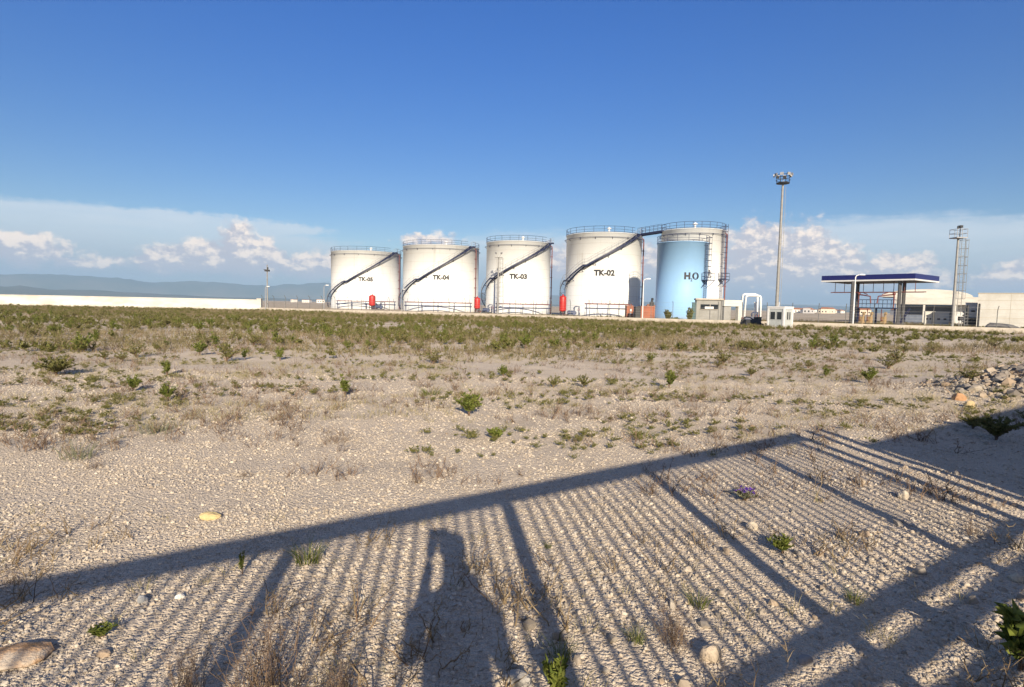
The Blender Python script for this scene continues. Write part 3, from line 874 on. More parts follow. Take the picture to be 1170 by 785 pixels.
lamp(734.2, 78, 5.6, 'slim white lamp post between tank TK-02 and the blue tank', 0.45, WHITEP, 0.07)
lamp(574.6, 108, 5.8, 'slim grey lamp post standing before tank TK-03', 0.5)
lamp(370.2, 93, 4.3, 'slim pale lamp post left of tank TK-05', 0.35)
lamp(975.2, 63, 5.75, 'slim white lamp post in front of the blue canopy', 0.45, WHITEP, 0.07, 0.6)
lamp(303.3, 97, 4.0, 'short pale lamp post at the end of the white wall', 0.3)
lamp(458.6, 118, 4.5, 'slim grey lamp post between tanks TK-05 and TK-04', 0.3)
p = at(305.6, 352, 101)
t = thing('camera_pole', 'dark slender pole with a camera crossarm beside the end of the white wall', 'pole', (p[0], p[1], 0))
MB().cyl((0, 0, 0), (0, 0, 7.9), 0.16, 0.09, 8).build('pole', MASTM, t)
MB().box((0, 0, 6.9), (0.75, 0.5, 0.3)).box((-0.28, 0, 7.05), (0.6, 0.1, 0.1)).cyl((0.1, 0, 7.0), (0.1, 0, 7.5), 0.12, n=8).build('camera_head', DARKM, t)

# ------------------------------------------------------------------ buildings and equipment


def frame_at(u, Y): 
    p = at(u, 356, Y); return p


def cam_rz(p, turn=0.0):
    """rotation that makes local -Y face the camera place, then turned (degrees, + to the right)"""
    return math.atan2(-p[0], p[1]) + R(turn)


# guard kiosk
p = gp(895.3, 374.7)
KR = math.atan2(-p[0], p[1]) - R(28)
kw, kh = 1.78, 2.08
c = p[:2] + np.array([math.cos(KR), math.sin(KR)]) * (-kw / 2) + np.array([-math.sin(KR), math.cos(KR)]) * (kw / 2)
kiosk = thing('guard_kiosk', 'small white framed guard kiosk standing in the field before the fence', 'kiosk', (c[0], c[1], 0), KR)
MB().box((0, 0, kh / 2), (kw - 0.1, kw - 0.1, kh - 0.1)).build('wall_panel', PANEL, kiosk)
m = MB()
for x in (-1, 1):
    for y in (-1, 1): m.box((x * (kw / 2 - 0.07), y * (kw / 2 - 0.07), kh / 2), (0.16, 0.16, kh))
for z in (0.07, kh - 0.09):
    for s in (-1, 1):
        m.box((0, s * (kw / 2 - 0.072), z), (kw - 0.3, 0.15, 0.15)); m.box((s * (kw / 2 - 0.072), 0, z), (0.15, kw - 0.3, 0.15))
m.build('corner_frame', WHITEP, kiosk)
MB().box((0, 0, kh + 0.03), (kw + 0.06, kw + 0.06, 0.12)).cyl((-0.2, 0, kh), (-0.2, 0, kh + 0.55), 0.04, n=6).build('roof', WHITEP, kiosk)
for (x0, x1, ax) in ((-0.62, -0.06, 0), (0.08, 0.64, 0), (-0.35, 0.02, 1), (0.10, 0.42, 1)):
    cx = (x0 + x1) / 2; w = x1 - x0
    m = MB(); fr = MB(); zc = 1.22; hh2 = 0.82
    if ax == 0:
        m.box((cx, -kw / 2 + 0.05, zc), (w, 0.03, hh2))
        for q in (-1, 1): fr.box((cx + q * w / 2, -kw / 2 + 0.045, zc), (0.05, 0.06, hh2 + 0.05)); fr.box((cx, -kw / 2 + 0.043, zc + q * hh2 / 2), (w - 0.06, 0.055, 0.05))
    else:
        m.box((kw / 2 - 0.05, cx, zc), (0.03, w, hh2))
        for q in (-1, 1): fr.box((kw / 2 - 0.045, cx + q * w / 2, zc), (0.06, 0.05, hh2 + 0.05)); fr.box((kw / 2 - 0.043, cx, zc + q * hh2 / 2), (0.055, w - 0.06, 0.05))
    wo = m.build('window', GLASS, kiosk); fr.build('frame', PANEL, wo)

# dark gear left of the kiosk
p = gp(871, 373.5)
g = thing('equipment_pile', 'low dark pile of machinery left of the white kiosk', 'equipment', (p[0], p[1] + 3, 0), 0.2)
MB().box((0, 0, 0.35), (2.2, 1.0, 0.7), 0.1, 0.85).box((0.9, 0.1, 0.75), (0.6, 0.6, 0.5), 0.4).build('crate', DARKM, g)
MB().tube([(-1.2, 0, 0.4), (-0.7, -0.2, 1.0), (-0.2, -0.2, 0.9), (0.4, -.1, 0.6)], 0.07, 6).cyl((-.5, -.5, .3), (-.5, -.2, .3), .3, n=12).build('hose', DARKM, g)

# concrete pump house
p = at(795.5, 356, 75.5); q = at(825, 356, 74.8); q2 = at(845, 356, 75.8)
def flat_building(p, q, depth, hh): 
    L = math.hypot(q[0] - p[0], q[1] - p[1]); rz = math.atan2(q[1] - p[1], q[0] - p[0])
    return L, rz
L, rz = flat_building(p, q, 6, 3)
ph = thing('pump_house', 'grey concrete pump house with a strip window at the foot of the blue tank', 'building', (p[0], p[1], 0), rz)
HH = 2.95
MB().box((L / 2, 1.3, HH / 2), (L, 2.6, HH)).box((L / 2, -0.05, 0.12), (L, 0.1, 0.24)).build('wall', CONCG, ph)
MB().box((L / 2, 1.28, HH + 0.09), (L + 0.25, 2.95, 0.2)).build('roof', CONC, ph)
w = MB().box((L * 0.5, -0.01, 2.05), (L * 0.68, 0.06, 0.62)).build('window', GLASS, ph)
MB().box((L * 0.5, -0.03, 1.93), (L * 0.34, 0.06, 0.28)).build('pane', WHITEP, w)
MB().box((L * 0.53, -0.03, 2.05), (0.06, 0.10, 0.68)).box((L * 0.5, -0.06, 1.71), (L * 0.7, 0.14, 0.06)).build('frame', CONC, w)
MB().cyl((L * 0.54, -0.08, 0), (L * 0.54, -0.08, 1.7), 0.04, n=6).cyl((L * 0.97, -0.08, 0), (L * 0.97, -0.08, 2.9), 0.05, n=6).build('downpipe', MASTM, ph)
L2 = math.hypot(q2[0] - q[0], q2[1] - q[1])
an = thing('annex_building', 'pale annex with a dark doorway attached to the grey pump house', 'building', (q[0] + 0.01, q[1], 0), math.atan2(q2[1] - q[1], q2[0] - q[0]))
MB().box((L2 / 2, 2.4, 1.4), (L2, 1.6, 2.8)).box((0.55, 0.62, 1.05), (1.1, 1.96, 2.1)).build('wall', CONCG, an)
MB().box((L2 / 2, 1.4, 2.57), (L2 + 0.1, 3.6, 0.80)).build('roof', CREAM, an)
MB().box((L2 - 0.28, -0.1, 1.08), (0.5, 0.5, 2.16)).build('column', CREAM, an)
MB().box((1.55, 1.57, 1.0), (0.6, 0.06, 2.0)).build('door', DARKM, an)  # dark sheet painted as the shade of the open doorway
MB().box((2.02, 1.55, 1.55), (0.3, 0.12, 0.9)).build('switch_box', PANEL, an)
p = at(793, 356, 74.5)
t = thing('teal_box', 'tall dark teal box against the left side of the pump house', 'cabinet', (p[0], p[1], 0), rz)  # plain dark teal box left of the pump house
MB().box((0, 0.3, 1.25), (0.5, 0.6, 2.5)).box((0, 0.3, 2.54), (0.58, 0.68, 0.1)).build('body', TEAL, t)
MB().box((0, -0.02, 1.25), (0.4, 0.04, 2.2)).build('door', TEAL, t)  # thin front panel of the teal box

# white pipe portals
for (u0, u1, Y, top, lab) in ((851.2, 868.8, 77, 3.65, 'nearer white pipe portal right of the pump house'), (847.5, 865, 80, 3.9, 'farther white pipe portal right of the pump house')):
    a = at(u0, 356, Y); b = at(u1, 356, Y - 0.3); L = math.hypot(b[0] - a[0], b[1] - a[1])
    t = thing('pipe_portal', lab, 'pipe frame', (a[0], a[1], 0), math.atan2(b[1] - a[1], b[0] - a[0]))
    MB().tube([(0, 0, 0), (0, 0, top - 0.35), (0.1, 0, top - 0.1), (0.35, 0, top), (L - 0.35, 0, top), (L - 0.1, 0, top - 0.1), (L, 0, top - 0.35), (L, 0, 0)], 0.15, 10).build('pipe', WHITEP, t)
    for x in (0, L):
        m = MB()
        m.lathe([(0.26, 0), (0.26, 0.08), (0.15, 0.08)], 12, (x, 0, 0.5)); m.lathe([(0.26, 0), (0.26, 0.08), (0.15, 0.08)], 12, (x, 0, 0.62)); m.build('flange', RUST if x == 0 else WHITEP, t)
pump(857, 76, 0.75, 'small violet blue pump under the white pipe portals')
p = at(862.5, 356, 78)
t = thing('standpipe', 'single white upright pipe between the legs of the pipe portals', 'pipe', (p[0], p[1], 0))
MB().cyl((0, 0, 0), (0, 0, 2.75), 0.13, n=10).lathe([(0.22, 2.7), (0.22, 2.82), (0.01, 2.86)], 12).build('pipe', WHITEP, t)

# containers at the foot of the blue tank


def container(u0, u1, Y, hh, label, m, depth=2.3):
    a = at(u0, 356, Y); b = at(u1, 356, Y); L = b[0] - a[0]
    t = thing('shipping_container', label, 'container', (a[0], Y, 0), 0, 'rust red containers by the tanks')
    mb = MB(); n = max(6, int(L / 0.14))
    poly = [(0, 0)]
    for i in range(n):
        x = L * i / n; w = L / n
        poly += [(x + 0.1 * w, 0.0), (x + 0.3 * w, 0.05), (x + 0.7 * w, 0.05), (x + 0.9 * w, 0.0)]
    poly += [(L, 0), (L, depth), (0, depth)]
    mb.prism(poly[1:], 0.1, hh - 0.06); mb.build('body', m, t)
    MB().box((L / 2, depth / 2, hh), (L + 0.06, depth + 0.06, 0.12)).box((L / 2, depth / 2, 0.06), (L + 0.06, depth + 0.06, 0.12)).box((0, 0, hh / 2), (0.1, 0.1, hh - .13)).box((L, 0, hh / 2), (0.1, 0.1, hh - .13)).build('frame', m, t)
    return t, L


t, L = container(732.6, 747.6, 82, 1.95, 'rust red corrugated container beside the blue tank', CONT)
MB().box((-0.4, 0.8, 0.95), (0.72, 1.4, 1.9)).build('end_box', DARKM, t)
p = at(745.6, 356, 82)
o = MB().box((p[0], 82.6, 2.3), (0.55, 0.5, 0.55)).cyl((p[0], 82.6, 2.55), (p[0] + 0.05, 82.6, 3.0), 0.2, 0.13, 8).sphere((p[0] + 0.06, 82.6, 3.0), 0.2, 8).build('vent_cowl', DARKM)
tag(o, 'small black cowl standing on the rust red container', 'vent')
t, L = container(716.4, 723.2, 86, 2.0, 'narrow rust red cabin with pale notices at the right end of the pipe rack', CONT, 1.6)
MB().box((L * 0.6, -0.02, 1.35), (0.28, 0.03, 0.34)).box((L * 0.6, -0.02, 0.85), (0.26, 0.03, 0.24)).build('notice', WHITEP, t)

# loading canopy
B2 = np.array([52.5, 76.0]); dA = np.array([-0.6, 0.8]); dC = np.array([0.8, 0.6])
LA, LC = 11.8, 8.6
cr = math.atan2(dC[1], dC[0])                      # local x along dC, local y along dA
canopy = thing('loading_canopy', 'flat canopy with a navy blue fascia over truck loading arms', 'canopy', (B2[0], B2[1], 0), cr)
ZB, ZT = 6.05, 6.95
MB().box((LC / 2, LA / 2, ZB + 0.12), (LC - 0.1, LA - 0.1, 0.14)).build('soffit', DARKM, canopy)
m = MB()
for (cx, cy, sx, sy) in ((LC / 2, 0, LC + .12, 0.12), (LC / 2, LA, LC + .12, 0.12), (0, LA / 2, 0.12, LA - .13), (LC, LA / 2, 0.12, LA - .13)): m.box((cx, cy, (ZB + .22 + ZT) / 2), (sx, sy, ZT - ZB - .22))
m.build('fascia', NAVY, canopy)
m = MB()
for (cx, cy, sx, sy) in ((LC / 2, -.01, LC + .16, 0.14), (LC / 2, LA + .01, LC + .16, 0.14), (-.01, LA / 2, 0.14, LA - .13), (LC + .01, LA / 2, 0.14, LA - .13)): m.box((cx, cy, ZB + .11), (sx, sy, 0.2))
m.build('white_trim', WHITEP, canopy)
MB().box((LC / 2, LA / 2, ZT - 0.1), (LC - 0.2, LA - 0.2, 0.1)).build('roof', GALV, canopy)
COLM = mat('dark_column_steel', (0.12, 0.12, 0.12), 0.6, 0.1, 0.2)
colpos = []
for u, Y in ((972.8, 81.5), (978.6, 84.5), (1026.5, 78), (1031.5, 81)):
    p = at(u, 356, Y); w = np.array([p[0], p[1]]) - B2; colpos.append((w @ dC, w @ dA))
for (x, y) in colpos:
    m = MB(); m.box((x, y, ZB / 2), (0.40, 0.16, ZB)).box((x, y, ZB / 2), (0.16, 0.42, ZB - .01)); m.box((x, y, 0.15), (0.7, 0.7, 0.3)); m.build('column', COLM, canopy)
m = MB()
for y in np.linspace(0.4, LA - 1.2, 9):
    m.cyl((1.6, y, 4.55), (1.6, y, ZB + .05), 0.04, n=5)
for zz, xx in ((4.55, 1.6), (4.6, 2.4)): m.cyl((xx, -0.6, zz), (xx, LA - 0.6, zz), 0.06, n=6)
m.build('pipe_hanger', RUST, canopy)
# loading platform with arms between the columns
p = at(1001, 356, 80); w = np.array([p[0], p[1]]) - B2; lx, ly = w @ dC, w @ dA
lp = thing('loading_platform', 'raised steel loading platform with jointed fuel arms under the canopy', 'loading platform', (B2[0] + dC[0] * lx + dA[0] * ly, B2[1] + dC[1] * lx + dA[1] * ly, 0), cr)
MB().box((0, 0, 2.35), (1.4, 5.2, 0.14)).build('deck', STEEL, lp)
m = MB()
for y in np.linspace(-2.6, 2.6, 6):
    for x in (-0.66, 0.66): m.cyl((x, y, 2.4), (x, y, 3.5), 0.035, n=5)
for x in (-0.66, 0.66):
    for zz in (2.95, 3.5): m.cyl((x, -2.6, zz), (x, 2.6, zz), 0.035, n=5)
m.build('railing', PUMPB, lp)
for y in (-2.3, 0.0, 2.3):
    MB().beam((0, y, 0), (0, y, 2.3), 0.2, 0.2).build('leg', STEEL, lp)
for s in (-1, 1):
    y0 = s * 2.2
    m = MB().cyl((-0.3, y0, 2.4), (-0.3, y0, 4.3), 0.10, n=8)
    m.tube([(-0.3, y0, 4.2), (-0.5, y0 - s * 0.5, 4.15), (-0.9, y0 - s * 1.7, 3.95), (-0.9, y0 - s * 1.8, 3.0)], 0.09, 7)
    m.tube([(-0.3, y0, 4.45), (-0.5, y0 - s * 0.6, 4.5), (-0.8, y0 - s * 1.3, 4.2)], 0.06, 6)
    m.sphere((-0.3, y0, 4.3), 0.2, 10); m.build('loading_arm', RUST, lp)
MB().beam((0.6, -2.6, 0), (0.6, -3.8, 2.35), 0.7, 0.1).build('stair', STEEL, lp)
for i, (u, lab) in enumerate(((985, 'ochre meter unit at the left under the loading platform'), (994, 'ochre meter unit in the middle under the loading platform'), (1010, 'ochre meter unit at the right under the loading platform'))):
    p = at(u, 356, 78.5)
    t = thing('meter_unit', lab, 'meter', (p[0], p[1], 0), cr, 'ochre meter units under the canopy')
    MB().box((0, 0, 0.75), (0.7, 0.5, 0.9)).cyl((0, 0, 0), (0, 0, 0.4), 0.2, n=10).build('body', YEL, t)
    MB().cyl((0, -0.2, 1.2), (0, -0.2, 1.7), 0.12, n=10).cyl((0, -.36, 1.62), (0, -.1, 1.62), 0.2, n=12).build('dial', YEL, t)
    MB().tube([(-0.35, 0, 0.7), (-0.8, 0, 0.7), (-0.8, 0, 2.2)], 0.07, 6).build('pipe', RUST, t)

# white warehouse behind the canopy
a = at(1022, 356, 104); b = at(1122, 356, 97)
L = math.hypot(b[0] - a[0], b[1] - a[1]); rz = math.atan2(b[1] - a[1], b[0] - a[0])
wh = thing('warehouse', 'white warehouse with a deep fascia and shaded open front behind the canopy', 'building', (a[0], a[1], 0), rz)
BLUSHADE = mat('painted_blue_shade', (0.13, 0.16, 0.22), 0.7, 0, 0.2)  # bluish shade under the fascia, put into the wall colour
MB().box((L / 2, 4.5, 1.6), (L - 0.4, 6.0, 3.2)).build('wall', BLUSHADE, wh)
MB().box((L / 2, 3.0, 3.95), (L, 10.0, 1.3)).build('fascia', WALLM, wh)
m = MB(); xs = np.linspace(0, math.pi, 13)
m.prism([(L * 0.36 - 6.5 * math.cos(t), 0.0 + 1.35 * math.sin(t)) for t in xs], 0, 9)
for i, (x, y, z) in enumerate(m.v): m.v[i] = (x, z - 1.5, 4.59 + y)
m.build('arched_roof', WALLM, wh)
for x in (0.4, L * 0.35, L * 0.7, L - 0.4): MB().box((x, -1.7, 1.62), (0.3, 0.3, 3.3)).build('column', CREAM, wh)
MB().box((L * 0.82, 0.8, 1.65), (2.6, 1.2, 3.25)).build('white_bay', WHITEP, wh)
for i, (u, Y, w, hh, lab, mm) in enumerate(((1061, 84, 0.9, 2.0, 'leftmost pale cabinet before the warehouse', CREAM), (1067.5, 84, 0.55, 1.9, 'narrow grey cabinet before the warehouse', CONCG),
                                            (1076, 83, 1.7, 2.0, 'wide pale cabinet with two dark grilles before the warehouse', CREAM), (1111, 80, 1.5, 3.3, 'tall white cabinet with a dark lower grille beside the cream building', WHITEP))):
    p = at(u, 356, Y)
    t = thing('cabinet', lab, 'cabinet', (p[0], p[1], 0), cam_rz(p, 12), 'cabinets before the warehouse')
    MB().box((0, 0, hh / 2), (w, 0.6, hh)).box((0, 0, hh + 0.03), (w + 0.1, 0.7, 0.08)).build('body', mm, t)
    m = MB()
    if hh > 3: m.box((0, -0.31, 0.75), (w * 0.8, 0.05, 1.1)).box((0, -0.31, 2.2), (w * 0.3, 0.05, 0.2))
    else:
        for s in (-1, 1): m.box((s * w * 0.22, -0.31, hh * 0.5), (w * 0.2, 0.04, 0.25))
    m.build('grille', DARKM, t)
p = at(1105.3, 356, 74)
t = thing('valve_stack', 'tall dark ribbed stack with stepped outlets before the warehouse', 'equipment', (p[0], p[1], 0))
m = MB().cyl((0, 0, 0), (0, 0, 2.9), 0.16, n=8)
for z in np.arange(0.4, 2.4, 0.4): m.box((-0.2, 0, z), (0.5, 0.4, 0.18))
m.build('stack', DARKM, t)
p = at(1098, 356, 72)
t = thing('junction_box', 'dark box on twin legs between the camera tower and the ribbed stack', 'equipment', (p[0], p[1], 0))
MB().box((0, 0, 1.2), (0.45, 0.3, 0.5)).build('box', DARKM, t)
for s in (-1, 1): MB().cyl((s * 0.15, 0, 0), (s * 0.15, 0, 1.0), 0.05, n=6).build('leg', MASTM, t)
p = at(1118.6, 356, 66)
o = MB().cyl((p[0], p[1], 0), (p[0], p[1], 2.9), 0.1, n=8).sphere((p[0], p[1], 2.9), 0.11, 8).build('bollard_post', DARKM)
tag(o, 'dark upright post at the left corner of the cream building', 'post')

# cream building on the right
a = at(1116.5, 356, 76); b = a + np.array([0.77, -0.635, 0]) * 17
L = math.hypot(b[0] - a[0], b[1] - a[1]); rz = math.atan2(b[1] - a[1], b[0] - a[0])
cb = thing('cream_building', 'big plain cream building with panel seams at the right edge', 'building', (a[0], a[1], 0), rz)
SEAM = mat('cream_seam', (0.45, 0.41, 0.32), 0.9)
MB().box((L / 2, 4, 2.25), (L, 8, 4.5)).build('wall', CREAM, cb)
MB().box((L / 2, 4, 4.53), (L + 0.12, 8.1, 0.1)).build('roof', SEAM, cb)
m = MB()
for z in (1.35, 2.45, 3.6): m.box((L / 2, -0.005, z), (L - .02, 0.02, 0.045))
for x in np.arange(3.3, L, 3.4): m.box((x, -0.004, 2.25), (0.035, 0.022, 4.3))
m.build('panel_seams', SEAM, cb)
# low dark heap behind the fence
a = at(1124, 375, 60); b = at(1168, 378, 58)
L = math.hypot(b[0] - a[0], b[1] - a[1])
t = thing('covered_heap', 'low grey covered heap behind the fence at the foot of the cream building', 'heap', (a[0], a[1], 0), math.atan2(b[1] - a[1], b[0] - a[0]))
HEAPM = mat('grey_sheet', (0.12, 0.12, 0.12), 0.8, 0, 0.4, 3, (0.20, 0.19, 0.17), 0.5, 6)
prof = [(0, 0.4), (0.08, 0.75), (0.16, 0.95), (0.4, 0.93), (0.6, 0.88), (0.75, 0.75), (0.9, 0.55), (1.0, 0.4)]
m = MB(); vs = []; cs = 9
for (tx, z) in prof:
    for k in range(cs):
        an_ = math.pi * k / (cs - 1)
        vs.append((tx * L, -1.0 * math.cos(an_), max(0, z * math.sin(an_) ** 0.6 + random.uniform(-.04, .04)) if 0 < k < cs - 1 else -0.05))
m.add(vs, [(i * cs + k, i * cs + k + 1, i * cs + cs + k + 1, i * cs + cs + k) for i in range(len(prof) - 1) for k in range(cs - 1)], True)
m.build('cover', HEAPM, t)
MB().tube([(L * 0.05, -1.05, 0.45), (L * 0.4, -1.1, 0.55), (L * 0.98, -1.05, 0.42)], 0.05, 5).build('edge_rope', DARKM, t)

# far town along the horizon
rt = random.Random(4)
TOWNW = [mat('town_white', (0.7, 0.68, 0.62), 0.8), mat('town_cream', (0.6, 0.53, 0.42), 0.8), mat('town_grey', (0.42, 0.42, 0.42), 0.8)]
ROOFR = mat('tile_roof', (0.32, 0.15, 0.09), 0.8)
for i in range(30):
    u = rt.uniform(903, 992) if i < 22 else rt.choice([rt.uniform(308, 368), rt.uniform(740, 750), rt.uniform(1000, 1030)])
    Y = rt.uniform(430, 900); p = at(u, 358, Y)
    w, dd, hh = rt.uniform(5, 10), rt.uniform(5, 8), rt.choice([3.0, 3.4, 4.0])
    m = MB().box((0, 0, hh / 2), (w, dd, hh))
    m.cur = 1
    for x in np.arange(-w / 2 + 1.5, w / 2 - 1, 2.6):
        for z in np.arange(1.6, hh - 0.8, 2.9): m.box((x, -dd / 2, z), (1.0, 0.1, 1.2))
    m.cur = 2
    if rt.random() < 0.6: m.add([(-w / 2 - .3, -dd / 2 - .3, hh), (w / 2 + .3, -dd / 2 - .3, hh), (w / 2 + .3, dd / 2 + .3, hh), (-w / 2 - .3, dd / 2 + .3, hh), (-w / 2 + 1, 0, hh + 1.6), (w / 2 - 1, 0, hh + 1.6)], [(0, 1, 5, 4), (2, 3, 4, 5), (1, 2, 5), (3, 0, 4), (3, 2, 1, 0)])
    else: m.box((0, 0, hh + 0.15), (w + .4, dd + .4, 0.3))
    o = m.build('far_house', [rt.choice(TOWNW), GLASS, ROOFR], None, (p[0], p[1], 0), rt.uniform(-.5, .5))
    tag(o, 'tiny pale house in the far town strung along the horizon', 'house', 'houses of the far town')


# ------------------------------------------------------------------ plants (generators return vertices and quads)


def leaf_quads(P, D, Lr, W, rng):
    """folded leaves: P base points, D directions, Lr lengths, W widths -> verts (n*4,3), quads"""
    n = len(P)
    D = D / np.linalg.norm(D, axis=1, keepdims=True)
    S = np.cross(D, rng.normal(size=(n, 3))); S /= np.linalg.norm(S, axis=1, keepdims=True) + 1e-9
    N = np.cross(S, D)
    mid = P + D * (Lr * 0.5)[:, None]
    V = np.stack([P, mid + S * W[:, None] + N * (W * 0.5)[:, None], P + D * Lr[:, None] - N * (Lr * 0.12)[:, None], mid - S * W[:, None] + N * (W * 0.5)[:, None]], 1).reshape(-1, 3)
    F = np.arange(n * 4).reshape(n, 4)
    return V, F


def strip(pts, w0, w1, rng):
    """thin crossed ribbon along a polyline, n-1 quads"""
    pts = np.asarray(pts); n = len(pts)
    d = pts[-1] - pts[0]; s = np.cross(d, rng.normal(size=3)); s /= np.linalg.norm(s) + 1e-9
    w = np.linspace(w0, w1, n)[:, None]
    V = np.concatenate([pts - s * w, pts + s * w])
    F = np.array([[i, i + 1, n + i + 1, n + i] for i in range(n - 1)])
    return V, F


def cat(parts):
    Vs, Fs, o = [], [], 0
    for V, F in parts:
        Vs.append(V); Fs.append(F + o); o += len(V)
    return np.concatenate(Vs), np.concatenate(Fs)


def gen_shrub(seed, h=0.45, w=0.42, stems=14, leaves=26, leaf=0.055, upright=0.6, lw=0.22):
    rng = np.random.default_rng(seed); S = []; LP = []; LD = []
    for i in range(stems):
        a = rng.uniform(0, 2 * math.pi); out = rng.uniform(0.15, 1) ** 0.7 * w / 2; top = h * rng.uniform(0.6, 1.05) * (1 - 0.35 * (out / (w / 2)) ** 2)
        t = np.linspace(0, 1, 6)[:, None]
        e = np.array([math.cos(a) * out, math.sin(a) * out, top])
        pts = np.concatenate([t ** (1.0 + upright) * e[:2] + rng.normal(size=(6, 2)) * 0.008, t * e[2]], 1)
        pts[0] = [rng.normal() * 0.012, rng.normal() * 0.012, -0.02]
        S.append(strip(pts, 0.006, 0.002, rng))
        for k in range(leaves):
            q = rng.uniform(0.25, 1.0) ** 0.8
            j = min(4, int(q * 5)); f = q * 5 - j
            p = pts[j] * (1 - f) + pts[j + 1] * f
            ph = rng.uniform(0, 2 * math.pi)
            LP.append(p); LD.append([math.cos(ph) * 0.8, math.sin(ph) * 0.8, rng.uniform(0.15, 1.1)])
    n = len(LP); Ls = leaf * rng.uniform(0.6, 1.3, n)
    return cat(S), leaf_quads(np.array(LP), np.array(LD), Ls, Ls * lw, rng)


def gen_grass(seed, n=40, h=0.25, spread=0.12, lean=0.5, w=0.0025):
    rng = np.random.default_rng(seed); out = []
    for i in range(n):
        a = rng.uniform(0, 2 * math.pi); r = spread * rng.random() ** 0.5; hh = h * rng.uniform(0.45, 1.1)
        b = np.array([math.cos(a) * r, math.sin(a) * r, -0.01]); ld = np.array([math.cos(a), math.sin(a)]) * lean * hh * rng.uniform(0.2, 1.2)
        t = np.linspace(0, 1, 4)[:, None]
        pts = np.concatenate([b[:2] + t ** 1.8 * ld, t * hh * (1 - 0.15 * t)], 1)
        out.append(strip(pts, w, w * 0.15, rng))
    return cat(out)


def gen_twigs(seed, n=10, h=0.4, spread=0.12, branch=6, w=0.003, lean=0.35):
    rng = np.random.default_rng(seed); out = []
    for i in range(n):
        a = rng.uniform(0, 2 * math.pi); r = spread * rng.random(); hh = h * rng.uniform(0.5, 1.1)
        t = np.linspace(0, 1, 6)[:, None]
        b = np.array([math.cos(a) * r, math.sin(a) * r]); ld = rng.normal(size=2) * lean * hh
        pts = np.concatenate([b + t * ld + rng.normal(size=(6, 2)) * 0.015 * hh / 0.4, t * hh - 0.01], 1)
        out.append(strip(pts, w, w * 0.3, rng))
        for k in range(branch):
            j = rng.integers(1, 6); d = np.array([rng.normal(), rng.normal(), rng.uniform(0.3, 1.4)]); d = d / np.linalg.norm(d) * hh * rng.uniform(0.1, 0.3)
            q = pts[j]; out.append(strip(np.array([q, q + d * 0.5 + rng.normal(size=3) * 0.01, q + d]), w * 0.6, w * 0.2, rng))
    return cat(out)


def scatter(protos, P, S, RZ, pick):
    """merge many turned and scaled copies into one array pair"""
    Vs, Fs, o = [], [], 0
    for k, (V, Fc) in enumerate(protos):
        idx = np.where(pick == k)[0]
        if not len(idx): continue
        c, s = np.cos(RZ[idx]), np.sin(RZ[idx])
        X = (V[None, :, 0] * c[:, None] - V[None, :, 1] * s[:, None]) * S[idx][:, None] + P[idx, 0][:, None]
        Y = (V[None, :, 0] * s[:, None] + V[None, :, 1] * c[:, None]) * S[idx][:, None] + P[idx, 1][:, None]
        Z = V[None, :, 2] * S[idx][:, None] + P[idx, 2][:, None]
        Vs.append(np.stack([X, Y, Z], 2).reshape(-1, 3))
        Fs.append((Fc[None] + (np.arange(len(idx)) * len(V))[:, None, None] + o).reshape(-1, Fc.shape[1])); o += len(idx) * len(V)
    return np.concatenate(Vs), np.concatenate(Fs)


def in_view(x, y, m=1.06):
    return np.abs(x) < y * (CX / F) * m + 0.5


# --- gravel
def ico():
    t = (1 + 5 ** 0.5) / 2
    v = np.array([(-1, t, 0), (1, t, 0), (-1, -t, 0), (1, -t, 0), (0, -1, t), (0, 1, t), (0, -1, -t), (0, 1, -t), (t, 0, -1), (t, 0, 1), (-t, 0, -1), (-t, 0, 1)], float)
    f = np.array([(0, 11, 5), (0, 5, 1), (0, 1, 7), (0, 7, 10), (0, 10, 11), (1, 5, 9), (5, 11, 4), (11, 10, 2), (10, 7, 6), (7, 1, 8), (3, 9, 4), (3, 4, 2), (3, 2, 6), (3, 6, 8), (3, 8, 9), (4, 9, 5), (2, 4, 11), (6, 2, 10), (8, 6, 7), (9, 8, 1)])
    return v / np.linalg.norm(v[0]), f


def octa():
    v = np.array([(1, 0, 0), (0, 1, 0), (-1, 0, 0), (0, -1, 0), (0, 0, 1), (0, 0, -1)], float)
    f = np.array([(0, 1, 4), (1, 2, 4), (2, 3, 4), (3, 0, 4), (1, 0, 5), (2, 1, 5), (3, 2, 5), (0, 3, 5)])
    return v, f


def chip_protos(n, base, seed, flat=0.6):
    rng = np.random.default_rng(seed); out = []
    V, Fc = base
    for i in range(n):
        k = V * rng.uniform(0.72, 1.25, (len(V), 1)) + rng.normal(size=V.shape) * 0.10
        k = k * np.array([1.0, rng.uniform(0.55, 0.95), rng.uniform(flat * 0.7, flat * 1.3)])
        a, b = rng.uniform(-0.4, 0.4, 2)
        Rx = np.array([[1, 0, 0], [0, math.cos(a), -math.sin(a)], [0, math.sin(a), math.cos(a)]])
        Ry = np.array([[math.cos(b), 0, math.sin(b)], [0, 1, 0], [-math.sin(b), 0, math.cos(b)]])
        out.append((k @ Rx.T @ Ry.T, Fc))
    return out


def sample_ground(n, y0, y1, power, seed):
    rng = np.random.default_rng(seed)
    u = rng.random(n)
    # density ~ y^-power per area; width grows with y
    k = 2 - power
    y = (y0 ** k + u * (y1 ** k - y0 ** k)) ** (1 / k) if abs(k) > 1e-3 else y0 * (y1 / y0) ** u
    x = rng.uniform(-1, 1, n) * (y * (CX / F) * 1.05 + 0.4)
    return x, y, rng


